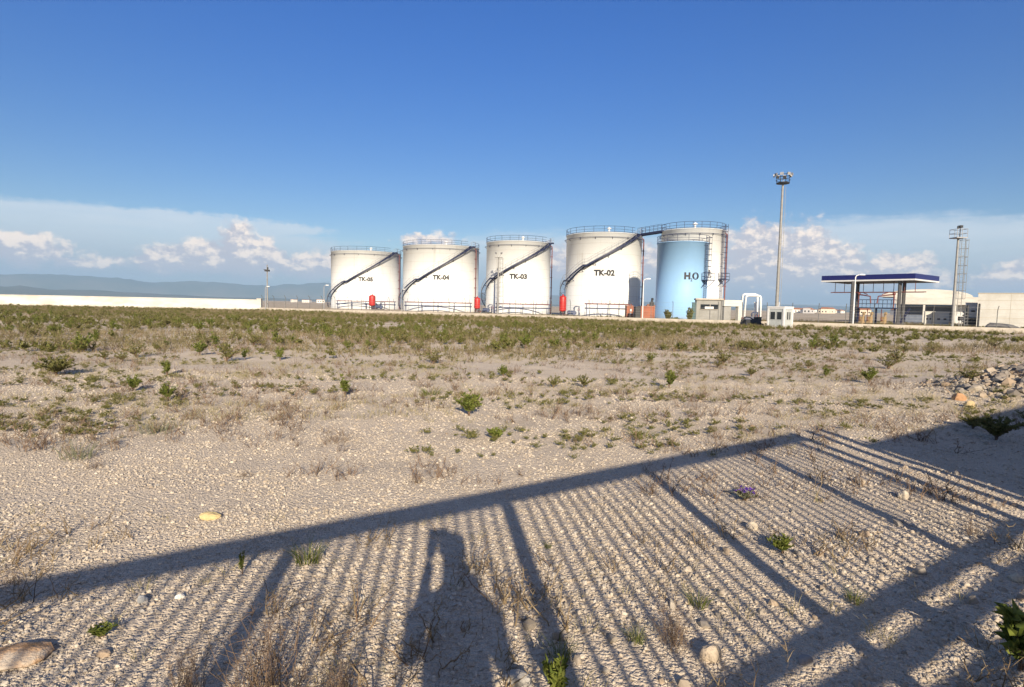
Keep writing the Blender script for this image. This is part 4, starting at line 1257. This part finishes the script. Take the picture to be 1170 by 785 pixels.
x, y, rng = sample_ground(185000, 1.9, 14.0, 1.35, 31)
sz = 0.0059 * np.exp(np.clip(rng.normal(size=len(x)) * 0.58, -1.2, 1.1)) * np.clip(0.85 + 0.03 * y, 0.8, 1.25)
cl = fbm(x / 0.9 + 5, y / 0.9, 3)
sz *= 0.75 + 0.7 * cl
kp = rng.random(len(x)) < np.clip(0.30 + 2.4 * (fbm(x / 0.55 + 60, y / 0.55, 4) - 0.33), 0.12, 1)
x, y, sz = x[kp], y[kp], sz[kp]
P = np.stack([x, y, hgt(x, y) + sz * 0.18], 1)
V, Fc = scatter(chip_protos(14, ico(), 3), P, sz, rng.uniform(0, 6.28, len(x)), rng.integers(0, 14, len(x)))
o = np_mesh('gravel', V, Fc, STONE); tag(o, 'pale crushed limestone gravel covering the ground', 'gravel', kind='stuff')
# larger loose stones lying about, too many and too alike to tell apart
x, y, rng = sample_ground(1500, 2.0, 17.0, 1.1, 77)
keep = (vnoise(x / 1.3 + 3, y / 1.3) + np.clip((x - 0.5) / 8, -0.2, 0.45)) > 0.55
x, y = x[keep], y[keep]; sz = np.minimum(0.02 * np.exp(rng.normal(size=len(x)) * 0.4), 0.045)
P = np.stack([x, y, hgt(x, y) + sz * 0.2], 1)
V, Fc = scatter(chip_protos(12, ico(), 9, 0.75), P, sz, rng.uniform(0, 6.28, len(x)), rng.integers(0, 12, len(x)))
o = np_mesh('loose_stones', V, Fc, RUBBLE); tag(o, 'fist sized stones strewn over the gravel', 'stones', kind='stuff')
# rubble on the mound at the right
rng = np.random.default_rng(8); n = 11000
x = rng.normal(12.3, 2.2, n); y = rng.normal(12.0, 1.35, n)
mh = mound(x, y); keep = (mh > 0.10) & (rng.random(n) < np.clip(mh * 2.4, 0, 1)); x, y = x[keep], y[keep]
sz = np.minimum(0.032 * np.exp(rng.normal(size=len(x)) * 0.7), 0.15)
P = np.stack([x, y, hgt(x, y) + sz * 0.25], 1)
V, Fc = scatter(chip_protos(14, ico(), 19, 0.7), P, sz, rng.uniform(0, 6.28, len(x)), rng.integers(0, 14, len(x)))
o = np_mesh('rubble', V, Fc, RUBBLE); tag(o, 'heap of broken stone and rubble on the mound at the right', 'rubble', kind='stuff')

# --- single rocks


def rock(u, v, wpx, label, col, seed, flat=0.6, col2=None):
    p = gp(u, v); d = p[1]; rad = wpx / 2 / F * d
    rng = np.random.default_rng(seed)
    import bmesh
    bm = bmesh.new(); bmesh.ops.create_icosphere(bm, subdivisions=3, radius=1.0)
    ax = rng.normal(size=(9, 3)); ax /= np.linalg.norm(ax, axis=1, keepdims=True); off = rng.uniform(0.62, 0.95, 9)
    sy = rng.uniform(0.6, 0.85)
    for vt in bm.verts:
        c = np.array(vt.co)
        for a_, o_ in zip(ax, off):
            q = c @ a_
            if q > o_: c = c - a_ * (q - o_) * 0.9
        c = c * (1 + 0.05 * math.sin(c[0] * 9 + seed) * math.cos(c[1] * 8))
        vt.co = Vector((c[0] * rad, c[1] * rad * sy, c[2] * rad * flat))
    me = bpy.data.meshes.new('rock'); bm.to_mesh(me); bm.free()
    me.materials.append(mat('rock_%s' % label.split()[0] + str(seed), col, 0.9, 0, 0.3, 9.0 / max(rad, .05) * .1, col2, 0.6, 60))
    o = bpy.data.objects.new('rock', me); COL.objects.link(o)
    o.location = (p[0], p[1], float(hgt(p[0], p[1])) + rad * flat * 0.35); o.rotation_euler.z = rng.uniform(-.5, .5)
    return tag(o, label, 'rock')


rock(240, 594, 27, 'yellow flat rock lying on clean gravel above the shadow band', (0.62, 0.50, 0.24), 1, 0.42, (0.52, 0.40, 0.20))
rock(16, 753, 80, 'large flat orange brown rock at the lower left edge', (0.44, 0.25, 0.11), 2, 0.26, (0.45, 0.40, 0.33))
rock(812, 750, 29, 'large rounded tan rock beside the dry tuft at the bottom', (0.48, 0.40, 0.30), 3, 0.95, (0.36, 0.30, 0.22))
rock(920, 754, 20, 'grey rounded rock lying in the shade at the bottom right', (0.34, 0.32, 0.30), 4, 0.8)
rock(859, 603, 14, 'cream rounded rock among the striped shadows below the purple flowers', (0.58, 0.50, 0.38), 5, 0.9)
rock(163, 690, 14, 'blue grey rounded stone at the left above the green moss clump', (0.36, 0.37, 0.37), 6, 0.8)
rock(592, 783, 36, 'smooth grey rock cut by the bottom edge of the picture', (0.42, 0.40, 0.36), 7, 0.6)
rock(118, 750, 17, 'tan angular stone below the green moss clump', (0.44, 0.34, 0.24), 8, 0.7)
rock(364, 640, 14, 'pale rounded stone beside the grass in the first post shadow', (0.48, 0.43, 0.36), 9, 0.8)
rock(716, 612, 9, 'small pale stone lying against the middle post shadow', (0.58, 0.52, 0.44), 10, 0.8)
rock(982, 552, 15, 'tan stone right of the purple flowers near the last post shadow', (0.50, 0.42, 0.32), 11, 0.8)
rock(1032, 568, 16, 'pale stone farthest right among the striped shadows', (0.54, 0.48, 0.38), 12, 0.85)
rock(206, 686, 12, 'small bright white stone in the left foreground gravel', (0.72, 0.70, 0.64), 13, 0.6)
rock(1095, 461, 15, 'rust orange rock at the left toe of the rubble heap', (0.50, 0.29, 0.15), 14, 0.9)
rock(1107, 467, 15, 'yellow ochre rock at the toe of the rubble heap', (0.56, 0.44, 0.24), 15, 0.8)
rock(1162, 664, 18, 'cream rock at the right edge in the shade', (0.55, 0.48, 0.36), 16, 0.7)

# --- named shrubs
SH = {}
def proto_mesh(kind):
    """meshes of one plant kind: list of (part name, mesh)"""
    if kind in SH: return SH[kind]
    k, s = kind
    if k == 'leafy': st, lf = gen_shrub(100 + s, 0.45, 0.46, 20, 34, 0.062, 0.7); parts = [('stem', st, TWIG), ('foliage', lf, LEAF)]
    elif k == 'upright': st, lf = gen_shrub(140 + s, 0.5, 0.26, 9, 40, 0.06, 0.3); parts = [('stem', st, TWIG), ('foliage', lf, LEAF)]
    elif k == 'olive': st, lf = gen_shrub(180 + s, 0.4, 0.6, 24, 24, 0.05, 0.8); parts = [('stem', st, TWIG), ('foliage', lf, LEAFD)]
    elif k == 'dense': st, lf = gen_shrub(220 + s, 0.42, 0.8, 40, 46, 0.055, 0.9); parts = [('stem', st, TWIG), ('foliage', lf, LEAFD)]
    elif k == 'rosette': st, lf = gen_shrub(260 + s, 0.16, 0.24, 16, 16, 0.06, 0.9, 0.16); parts = [('stem', st, TWIG), ('foliage', lf, LEAF)]
    elif k == 'tuft': g1 = gen_grass(300 + s, 70, 0.22, 0.09, 0.7, 0.003); g2 = gen_grass(330 + s, 26, 0.26, 0.10, 0.8, 0.0022); parts = [('green_blades', g1, LEAF), ('dry_blades', g2, STRAW)]
    elif k == 'wispy': g1 = gen_grass(360 + s, 90, 0.26, 0.20, 0.9, 0.0035); g2 = gen_twigs(370 + s, 14, 0.3, 0.2, 5); parts = [('blades', g1, LEAFG), ('stem', g2, DRY)]
    elif k == 'dry': g1 = gen_twigs(400 + s, 22, 0.42, 0.16, 8, 0.0028); g2 = gen_grass(410 + s, 40, 0.22, 0.16, 0.7, 0.002); parts = [('stem', g1, TWIG), ('dry_blades', g2, DRY)]
    elif k == 'thicket': g1 = gen_twigs(460 + s, 60, 0.5, 0.26, 10, 0.0034, 0.3); g2 = gen_grass(465 + s, 70, 0.34, 0.26, 0.7, 0.0024); parts = [('stem', g1, TWIG), ('dry_blades', g2, DRY)]
    elif k == 'stalk': g1 = gen_twigs(440 + s, 2, 0.75, 0.02, 9, 0.004, 0.12); g2 = gen_grass(445 + s, 8, 0.2, 0.04, 0.5); parts = [('stem', g1, DRY), ('dry_blades', g2, STRAW)]
    elif k == 'broad': st, lf = gen_shrub(480 + s, 0.42, 0.3, 9, 30, 0.10, 0.5, 0.24); parts = [('stem', st, TWIG), ('foliage', lf, LEAF)]
    elif k == 'flower':
        st, lf = gen_shrub(500 + s, 0.16, 0.34, 22, 14, 0.035, 0.8)
        r2 = np.random.default_rng(5); tips = []
        for i in range(16): a_ = r2.uniform(0, 6.28); q = r2.uniform(0.02, 0.17); tips.append((math.cos(a_) * q, math.sin(a_) * q * 0.8, r2.uniform(0.12, 0.19)))
        PP = np.repeat(np.array(tips), 8, 0); DD = r2.normal(size=PP.shape) + np.array([0, 0, .5]); LL = np.full(len(PP), 0.026)
        parts = [('stem', st, TWIG), ('foliage', lf, LEAFG), ('flower_heads', leaf_quads(PP, DD, LL, LL * 0.35, r2), PURPLE)]
    out = []
    for nm, (V, Fc), m in parts:
        me = np_mesh(nm, V, Fc, m); dd = me.data; bpy.data.objects.remove(me); out.append((nm, dd))
    SH[kind] = out
    return out


def plant(kind, u, v, hpx, label, name='shrub', cat_='shrub', natural=None, group=None, pos=None, sx=1.0, sc=None):
    p = gp(u, v) if pos is None else np.array(pos)
    for _ in range(4):                                     # follow the ground relief
        if pos is None: p = gp(u, v, float(hgt(p[0], p[1])))
    z = float(hgt(p[0], p[1]))
    parts = proto_mesh(kind)
    nat = max(max(vv.co.z for vv in me.vertices) for _, me in parts) if natural is None else natural
    s = hpx / F * p[1] / nat if sc is None else sc
    t = thing(name, label, cat_, (p[0], p[1], z), random.uniform(0, 6.28), group)
    t.scale = (s * sx, s * sx, s)
    for nm, me in parts:
        o = bpy.data.objects.new(nm, me); COL.objects.link(o); o.parent = t
    return t


plant(('dense', 0), 64, 429, 25, 'wide dark green bush with dead twigs at the left, largest of the left field', sx=1.0)
plant(('leafy', 0), 152, 447, 20, 'small round green shrub on bare stem casting a shadow to its right')
plant(('upright', 0), 191, 429, 19, 'twin topped light green shrub above the two lower ones at left', sx=1.3)
plant(('leafy', 1), 192, 458, 23, 'bright green shrub lowest of the three small ones at left', sx=.9)
plant(('leafy', 2), 536, 475, 32, 'bright green bushy shrub alone in the middle of the gravel', sx=1.1)
plant(('upright', 1), 764, 444, 24, 'light green upright shrub in front of a dead brown stalk', sx=1.3)
plant(('dry', 1), 769, 434, 34, 'tall dead brown weed just behind the light green shrub', 'dead_weed', 'weed')
plant(('olive', 1), 667, 443, 17, 'olive green low shrub in the middle right of the field')
plant(('olive', 2), 632, 443, 15, 'olive low shrub left of its near twin in the field')
plant(('olive', 0), 722, 400, 12, 'dark green low shrub far out on pale gravel before tank TK-02')
plant(('upright', 2), 649, 402, 13, 'dark green upright shrub far out before the red vessel of tank TK-02')
plant(('dry', 2), 805, 452, 22, 'brownish thin shrub right of the light green upright one', 'dead_weed', 'weed')
plant(('olive', 3), 858, 430, 12, 'small spreading olive shrub out in the right field')
plant(('leafy', 3), 575, 430, 14, 'yellow green low shrub right above the middle bush', sx=1.2)
plant(('upright', 3), 394, 453, 27, 'narrow upright green weed left of the middle bush', sx=.9)
plant(('upright', 0), 320, 412, 17, 'narrow green shrub standing clear at the edge of the scrub', sx=1.0)
plant(('upright', 2), 280, 411, 14, 'small narrow green shrub left of a taller one at the scrub edge')
plant(('olive', 1), 140, 413, 13, 'low round green shrub above the bare stemmed one')
plant(('olive', 2), 120, 411, 12, 'low dull green shrub left of a rounder one')
plant(('leafy', 0), 228, 406, 18, 'bushy green shrub at the near edge of the scrub')
plant(('upright', 1), 110, 392, 16, 'light green upright bush far left in the scrub')
plant(('rosette', 0), 566, 502, 15, 'dark green leafy tuft on the gravel below the middle bush', 'weed', 'weed', sx=1.1)
plant(('wispy', 0), 180, 494, 24, 'grey green wispy tuft on the gravel at left', 'grass_tuft', 'grass', sx=1.2)
plant(('wispy', 1), 88, 524, 32, 'olive wispy weed at far left beside a dead brown one', 'grass_tuft', 'grass', sx=.9)
plant(('dry', 3), 108, 535, 22, 'dead brown weed lying right of the olive one at far left', 'dead_weed', 'weed', sx=1.4)
plant(('tuft', 0), 492, 451, 13, 'low wide patch of green grass in the middle field', 'grass_tuft', 'grass', sx=2.2)
plant(('tuft', 1), 735, 500, 12, 'low wide patch of yellow green grass above the long shadow', 'grass_tuft', 'grass', sx=3.0)
plant(('olive', 3), 820, 420, 10, 'small dull shrub far out in the right field beyond the olive one')
plant(('leafy', 1), 993, 438, 20, 'green bushy shrub in the right field above the corner of the shadow')
plant(('upright', 3), 943, 431, 15, 'thin green shrub in the right field left of the bushier one')
plant(('olive', 0), 1106, 448, 15, 'fresh green low bush growing behind the rubble heap', sx=1.2)
plant(('dense', 1), 1138, 503, 32, 'dark bush standing in the shade at the foot of the rubble heap', sx=.9)
plant(('dense', 2), 1112, 490, 18, 'low dark creeping bush in the shade left of the dark bush')
plant(('broad', 0), 1166, 766, 78, 'bright broad leaved plant at the right edge of the foreground', 'leafy_plant', 'plant')
plant(('broad', 1), 636, 800, 60, 'broad leaved green plant at the bottom beside the post shadow', 'leafy_plant', 'plant', sx=.8)
plant(('tuft', 2), 640, 752, 34, 'green grass tuft in the shadow of the second post', 'grass_tuft', 'grass')
plant(('tuft', 3), 727, 733, 26, 'green grass tuft at the bottom left of the big tan rock', 'grass_tuft', 'grass')
plant(('tuft', 0), 798, 692, 28, 'upright green and straw tuft above the big tan rock', 'grass_tuft', 'grass')
plant(('rosette', 1), 894, 632, 22, 'round green leafy clump among the striped shadows', 'weed', 'weed')
plant(('tuft', 1), 976, 688, 24, 'thin green tuft at the edge of the dark shadow', 'grass_tuft', 'grass')
plant(('flower', 0), 851, 572, 15, 'clump of purple flowers among the striped shadows', 'purple_flowers', 'flowers', 0.17)
plant(('upright', 2), 277, 656, 30, 'single upright green weed beside the first post shadow', 'weed', 'weed', sx=.5)
plant(('tuft', 2), 352, 642, 34, 'tuft of dry and green grass in the first post shadow', 'grass_tuft', 'grass', sx=1.1)
plant(('rosette', 2), 117, 728, 16, 'bright green mossy clump in the left foreground', 'weed', 'weed', sx=1.6)
plant(('tuft', 3), 626, 626, 10, 'tiny green tuft right of the second post shadow', 'grass_tuft', 'grass')
plant(('dry', 0), 1110, 612, 42, 'straw yellow weed at the right where the shadows meet', 'dead_weed', 'weed', sx=.7)
plant(('stalk', 0), 934, 574, 96, 'very tall thin dry stalk rising across the shadow line', 'dry_stalk', 'weed')
plant(('stalk', 1), 676, 640, 40, 'thin dry stalk standing in the striped shadows', 'dry_stalk', 'weed')
plant(('thicket', 1), 305, 800, 125, 'large reddish dry weed at the bottom left of the foreground', 'dead_weed', 'weed', sx=.9)
plant(('thicket', 2), 215, 792, 85, 'dark branching dry weed left of the larger reddish one', 'dead_weed', 'weed', sx=.5)
plant(('thicket', 3), 385, 806, 70, 'low dry weed right of the larger reddish one', 'dead_weed', 'weed', sx=.9)
plant(('thicket', 0), 772, 738, 62, 'dry brown weed above the big tan rock', 'dead_weed', 'weed', sx=.7)
plant(('dry', 2), 476, 552, 26, 'lone dry twig on clean gravel in the middle', 'dead_weed', 'weed', sx=.8)
plant(('dry', 3), 280, 545, 14, 'sprawling brown twigs on the gravel left of centre', 'dead_weed', 'weed', sx=2.0)
plant(('dry', 1), 385, 505, 18, 'sprawling dark dead weed on the gravel below the scrub', 'dead_weed', 'weed', sx=2.2)
plant(('dry', 0), 12, 668, 26, 'dry weed in the shadow band at the left edge', 'dead_weed', 'weed', sx=1.2)
plant(('stalk', 2), 900, 800, 90, 'pale seed stalks at the bottom right in the shade', 'dry_stalk', 'weed')

# --- many alike shrubs in the middle distance
rng = np.random.default_rng(99); cnt = 0
while cnt < 220:
    yy = 16 + 34 * rng.random() ** 1.2; xx = rng.uniform(-1, 1) * yy * 0.9
    left = 1.0 if xx < yy * 0.15 else 0.35
    den = (0.25 + 0.75 * min(1, max(0, (yy - 17) / 10))) * left
    if rng.random() > den * (0.2 + 1.3 * float(fbm(xx / 5, yy / 3, 3)) ** 2): continue
    kind = (['upright', 'olive', 'leafy', 'olive'][rng.integers(4)], int(rng.integers(4)))
    parts = proto_mesh(kind); s = rng.uniform(0.7, 1.55)
    # one joined mesh per plant kind: too small in the photo to show its parts
    key = ('joined',) + kind
    if key not in SH:
        mbv = []; nf = 0; mi = []
        for k_, (nm, me) in enumerate(parts):
            co = np.empty(len(me.vertices) * 3, np.float32); me.vertices.foreach_get('co', co)
            fi = np.empty(len(me.loops), np.int32); me.loops.foreach_get('vertex_index', fi)
            fi = fi.reshape(-1, 4)
            if len(fi) > 260: fi = fi[::2]
            mbv.append((co.reshape(-1, 3), fi)); mi += [k_] * len(fi)
        V, Fc = cat(mbv); o = np_mesh('shrub', V, Fc, [me.materials[0] for _, me in parts], mi=np.array(mi)); SH[key] = o.data; bpy.data.objects.remove(o)
    o = bpy.data.objects.new('shrub', SH[key]); COL.objects.link(o)
    o.location = (xx, yy, float(hgt(xx, yy))); o.rotation_euler.z = rng.uniform(0, 6.28); o.scale = (s * 1.1, s * 1.1, s)
    tag(o, 'small green shrub, one of many alike in the scrub of the open field', 'shrub', 'shrubs scattered over the field')
    cnt += 1

# --- scrub and dry grass as ground cover
rng = np.random.default_rng(123)


def cover(name, n, ylo, yhi, power, protos, m, thr, soft, scl, seed, label, fx=4.0, fy=2.2, ymod=None, exclude=True):
    x, y, rg = sample_ground(n, ylo, yhi, power, seed)
    d = fbm(x / fx + seed, y / fy + seed * 2, 4)
    bias = ymod(x, y) if ymod is not None else 0
    keep = rg.random(len(x)) < np.clip((d - thr + bias) / soft, 0, 1)
    x, y = x[keep], y[keep]
    s = rg.uniform(0.5, 1.25, len(x)) * scl
    P = np.stack([x, y, hgt(x, y)], 1)
    V, Fc = scatter(protos, P, s, rg.uniform(0, 6.28, len(x)), rg.integers(0, len(protos), len(x)))
    o = np_mesh(name, V, Fc, m); tag(o, label, 'ground cover', kind='stuff')
    return len(x)


lowgrass = [gen_grass(700 + i, 14, 0.16, 0.10, 0.9, 0.003) for i in range(5)]
lowtwig = [gen_twigs(720 + i, 7, 0.18, 0.12, 5, 0.0042, 0.6) for i in range(5)]
loww = [gen_shrub(800 + i, 0.12, 0.26, 6, 9, 0.05, 0.9, 0.13)[1] for i in range(5)]
fargrass = [gen_grass(740 + i, 9, 0.30, 0.25, 0.7, 0.009) for i in range(5)]
fartwig = [gen_twigs(760 + i, 6, 0.34, 0.25, 3, 0.011, 0.5) for i in range(5)]
farleaf = [gen_shrub(780 + i, 0.36, 0.5, 7, 10, 0.11, 0.7)[1] for i in range(5)]
fore = lambda x, y: -0.12 * np.clip((7.5 - y) / 3, 0, 1)
# near field
cover('dry_grass', 7000, 6.0, 24, 0.7, lowgrass, STRAW, 0.50, 0.12, 0.85, 1, 'short dry straw grass in patches on the gravel', 2.6, 1.3, fore)
cover('dead_weeds', 5200, 5.2, 26, 0.65, lowtwig, TWIG, 0.475, 0.11, 1.0, 2, 'low brown dead weeds in patches on the gravel', 1.7, 0.8, fore)
cover('green_weeds', 6800, 6.5, 26, 0.65, loww, LEAFD, 0.50, 0.10, 0.8, 3, 'low olive weeds in patches on the gravel', 2.2, 1.1, fore)
# foreground wisps
cover('foreground_wisps', 380, 2.0, 4.4, 1.2, lowtwig, DRY, 0.47, 0.16, 1.0, 4, 'thin dry wisps growing through the foreground gravel', 0.8, 0.6)
cover('foreground_grass', 260, 2.1, 4.6, 1.2, lowgrass, STRAW, 0.46, 0.2, 0.6, 5, 'sparse blades of grass in the foreground gravel', 0.8, 0.6)
# far field, denser with distance
def farb(x, y):
    w = y + 5 * (fbm(x / 14, y / 9, 3) - 0.5)                      # uneven edges of the belts of scrub
    b = np.interp(w, [18, 23, 26, 29, 32, 36, 52, 60, 72], [0.0, 0.03, 0.26, 0.22, 0.02, 0.03, 0.08, 0.36, 0.42])
    return b - 0.06 * np.clip((x - y * 0.1) / 20, 0, 1)


def greenb(x, y):
    w = y + 5 * (fbm(x / 14, y / 9, 3) - 0.5)
    return np.interp(w, [17, 23, 27, 31, 36, 55, 66, 80], [0.02, 0.05, 0.10, 0.24, 0.29, 0.30, 0.24, 0.18]) - 0.08 * np.clip((x - y * 0.1) / 20, 0, 1)

cover('far_grass', 26000, 18, 98, 0.55, fargrass, DRY, 0.56, 0.2, 0.85, 6, 'dry grass covering the far part of the field', 7, 3, farb)
cover('far_dead_scrub', 30000, 18, 98, 0.45, fartwig, FARDRY, 0.50, 0.2, 1.0, 7, 'reddish brown dead scrub covering the far part of the field', 8, 2.5, farb)
cover('far_green_scrub', 15000, 17, 97, 0.7, farleaf, LEAFM, 0.655, 0.15, 0.9, 8, 'green scrub in bands across the far part of the field', 5, 2.6, greenb)

# dark narrow shrubs beside the blue tank
for (u, Y, s, lab) in ((763.2, 78, 1.8, 'narrow dark shrub left in front of the blue tank'), (788.2, 77, 1.95, 'narrow dark shrub right in front of the blue tank')):
    st, lf = gen_shrub(900 + int(u), 1.0, 0.5, 26, 40, 0.12, 0.1)
    p = at(u, 356, Y - 4)
    t = thing('narrow_shrub', lab, 'shrub', (p[0], p[1], 0)); t.scale = (s, s, s)
    np_mesh('stem', *st, TWIG, t); np_mesh('foliage', *lf, LEAFD, t)
st, lf = gen_shrub(950, 0.6, 1.8, 40, 26, 0.14, 0.8)
p = at(771, 356, 76)
t = thing('shrub', 'low spreading green shrub between the two narrow dark ones by the blue tank', 'shrub', (p[0], p[1], 0))
np_mesh('stem', *st, TWIG, t); np_mesh('foliage', *lf, LEAF, t)

# ------------------------------------------------------------------ what stands behind the viewer and throws the long shadows
SH2 = np.array([-SUN_H[0], -SUN_H[1]]) / math.tan(SUN_EL)     # ground shift of a shadow per metre of height
HTOP = 2.5
dF = np.array([0.830, 0.558]); o0 = np.array([-0.05, 5.28]) - SH2 * HTOP   # post whose shadow top falls on (-0.05, 5.28)
rzF = math.atan2(dF[1], dF[0])
gate = thing('railing_fence', 'steel fence with upright bars and a broad top beam behind the viewer', 'fence', (o0[0], o0[1], 0), rzF)
x0, x1 = -7.3, 4.85
FENCEM = mat('fence_paint', (0.20, 0.21, 0.22), 0.5, 0.2)
MB().box(((x0 + x1) / 2, 0, HTOP - 0.03), (x1 - x0, 0.10, 0.13)).build('top_beam', FENCEM, gate)
for i in range(9):
    zt = HTOP - 1.235 - 0.128 * i
    MB().box(((x0 + x1) / 2, 0, zt - 0.037), (x1 - x0, 0.03, 0.076)).build('slat', FENCEM, gate)
MB().box(((x0 + x1) / 2, 0, 0.03), (x1 - x0, 0.2, 0.09)).build('base_wall', CONC, gate)
for k in range(-4, 3):
    MB().box((k * 1.81, 0, (HTOP - 0.12) / 2), (0.09, 0.09, HTOP - 0.12)).build('post', FENCEM, gate)
for xx in (4.72, 4.98, 5.34, 5.62): MB().box((xx, 0.12, HTOP / 2), (0.09, 0.09, HTOP)).build('end_post', FENCEM, gate)
m = MB()
xx = x0 + 0.06
while xx < x1 - 0.1:
    if min(abs(xx - k * 1.81) for k in range(-4, 3)) > 0.09: m.cyl((xx, 0, HTOP - 1.24), (xx, 0, HTOP - 0.1), 0.0145, n=6)
    xx += 0.118
m.build('bars', FENCEM, gate)
HS = 3.0
cs_ = gp(985, 507)[:2] - SH2 * HS
shed = thing('shed', 'plain rendered shed behind the fence to the right of the viewer', 'building', (cs_[0], cs_[1], 0), rzF)
MB().box((8, -3, (HS - .12) / 2), (15.9, 5.9, HS - .12)).build('wall', CONCG, shed)
MB().box((8, -3, HS - 0.06), (16.0, 6.0, 0.12)).build('roof', CONC, shed)
MB().box((3, -0.03, 1.0), (0.9, 0.08, 2.0)).build('door', GALV, shed)


# the photographer
def photographer():
    root = thing('person', 'person in jacket and trousers holding up a phone to take the picture', 'person', (0.165, -0.46, 0))
    J = [(0, 0, 0.98), (0, 0, 1.15), (0, 0, 1.33), (0, 0.0, 1.48), (0, 0.02, 1.57), (0, 0.02, 1.70),       # pelvis..neck..skull base
         (-0.19, 0.0, 1.47), (-0.245, 0.10, 1.22), (-0.185, 0.29, 1.60), (0.19, 0.0, 1.47), (0.22, 0.10, 1.21), (0.03, 0.29, 1.60),
         (-0.10, 0, 0.93), (-0.12, 0.03, 0.50), (-0.13, -0.02, 0.09), (-0.15, 0.14, 0.04), (0.10, 0, 0.93), (0.12, 0.03, 0.50), (0.13, -0.02, 0.09), (0.15, 0.14, 0.04), (0, 0.03, 1.80)]
    E_ = [(0, 1), (1, 2), (2, 3), (3, 4), (4, 5), (5, 20), (3, 6), (6, 7), (7, 8), (3, 9), (9, 10), (10, 11), (0, 12), (12, 13), (13, 14), (14, 15), (0, 16), (16, 17), (17, 18), (18, 19)]
    rad = [.16, .155, .165, .12, .06, .085, .075, .05, .034, .075, .05, .034, .105, .07, .05, .04, .105, .07, .05, .04, .07]
    ex = [(.17, .115), (.155, .11), (.175, .12), (.13, .09), None, (.078, .098), None, None, None, None, None, None, None, None, None, None, None, None, None, None, (.066, .085)]
    me = bpy.data.meshes.new('body'); me.from_pydata(J, E_, [])
    o = bpy.data.objects.new('body', me); COL.objects.link(o); o.parent = root
    md = o.modifiers.new('skin', 'SKIN'); md.use_smooth_shade = True
    for i, v in enumerate(me.skin_vertices[0].data):
        v.radius = ex[i] if ex[i] else (rad[i], rad[i]); v.use_root = (i == 0)
    sd = o.modifiers.new('sub', 'SUBSURF'); sd.levels = 2; sd.render_levels = 2
    me.materials.append(mat('dark_cloth', (0.05, 0.06, 0.09), 0.9))
    skin = mat('skin', (0.50, 0.30, 0.21), 0.6)
    h = MB(); h.lathe([(max(.001, 0.078 * math.sin(math.pi * j / 12) * (1.05 if j > 5 else 0.92)), -0.115 * math.cos(math.pi * j / 12)) for j in range(13)], 20, (0, 0.045, 1.755))
    h.add([(-.015, .118, 1.745), (.015, .118, 1.745), (0, .150, 1.735), (0, .118, 1.78)], [(0, 1, 2), (1, 3, 2), (3, 0, 2)])
    for s in (-1, 1): h.sphere((s * .078, 0.04, 1.755), 0.024, 8, 1.4)
    h.build('face', skin, root)
    for s in (-1, 1): MB().sphere((s * .03, 0.115, 1.772), 0.012, 8).build('eye', DARKM, root)
    MB().box((0, 0.115, 1.695), (0.045, 0.012, 0.01)).build('mouth', mat('lips', (0.4, 0.16, 0.13), 0.6), root)
    MB().lathe([(0.088, -0.01), (0.094, 0.03), (0.085, 0.075), (0.055, 0.11), (0.002, 0.125)], 20, (0, 0.028, 1.765)).build('hair', mat('dark_hair', (0.03, 0.022, 0.018), 0.8), root)
    for s, wx in ((-1, -0.185), (1, 0.03)):
        hm = MB(); hm.tube([(wx, 0.30, 1.60), (wx, 0.325, 1.65), (wx, 0.335, 1.69)], [.03, .04, .034], 8)
        for k in range(4):
            zz = 1.66 + k * 0.021
            hm.tube([(wx, 0.335, zz), (wx - s * -0.02 * s * s, 0.36, zz + .005), (wx - s * 0.03, 0.372, zz + .008), (wx - s * 0.055, 0.37, zz + .006)], [.011, .0105, .0095, .008], 6)
        hm.tube([(wx, 0.32, 1.65), (wx - s * 0.035, 0.325, 1.675), (wx - s * 0.06, 0.335, 1.70)], [.014, .012, .009], 6)
        hm.build('hand', skin, root)
    ph = MB().box((0.085, -0.014 - 0.005, H - 0.02), (0.152, 0.009, 0.074)).build('phone', DARKM)
    tag(ph, 'dark phone held up level in front of the photographer', 'phone')
    ph.location = (-0.06, -0.035, 0.0)


photographer()

# ------------------------------------------------------------------ air
hz = MB().box((0, 0, 199), (2 * FAR + 400, 2 * FAR + 400, 402))
hm = bpy.data.materials.new('air'); hm.use_nodes = True; hm.node_tree.nodes.clear()
_o = hm.node_tree.nodes.new('ShaderNodeOutputMaterial'); _v = hm.node_tree.nodes.new('ShaderNodeVolumePrincipled')
_v.inputs['Color'].default_value = (0.46, 0.72, 1.0, 1); _v.inputs['Density'].default_value = 1.2e-4
hm.node_tree.links.new(_v.outputs[0], _o.inputs['Volume'])
haze = hz.build('haze', hm); tag(haze, kind='stuff')
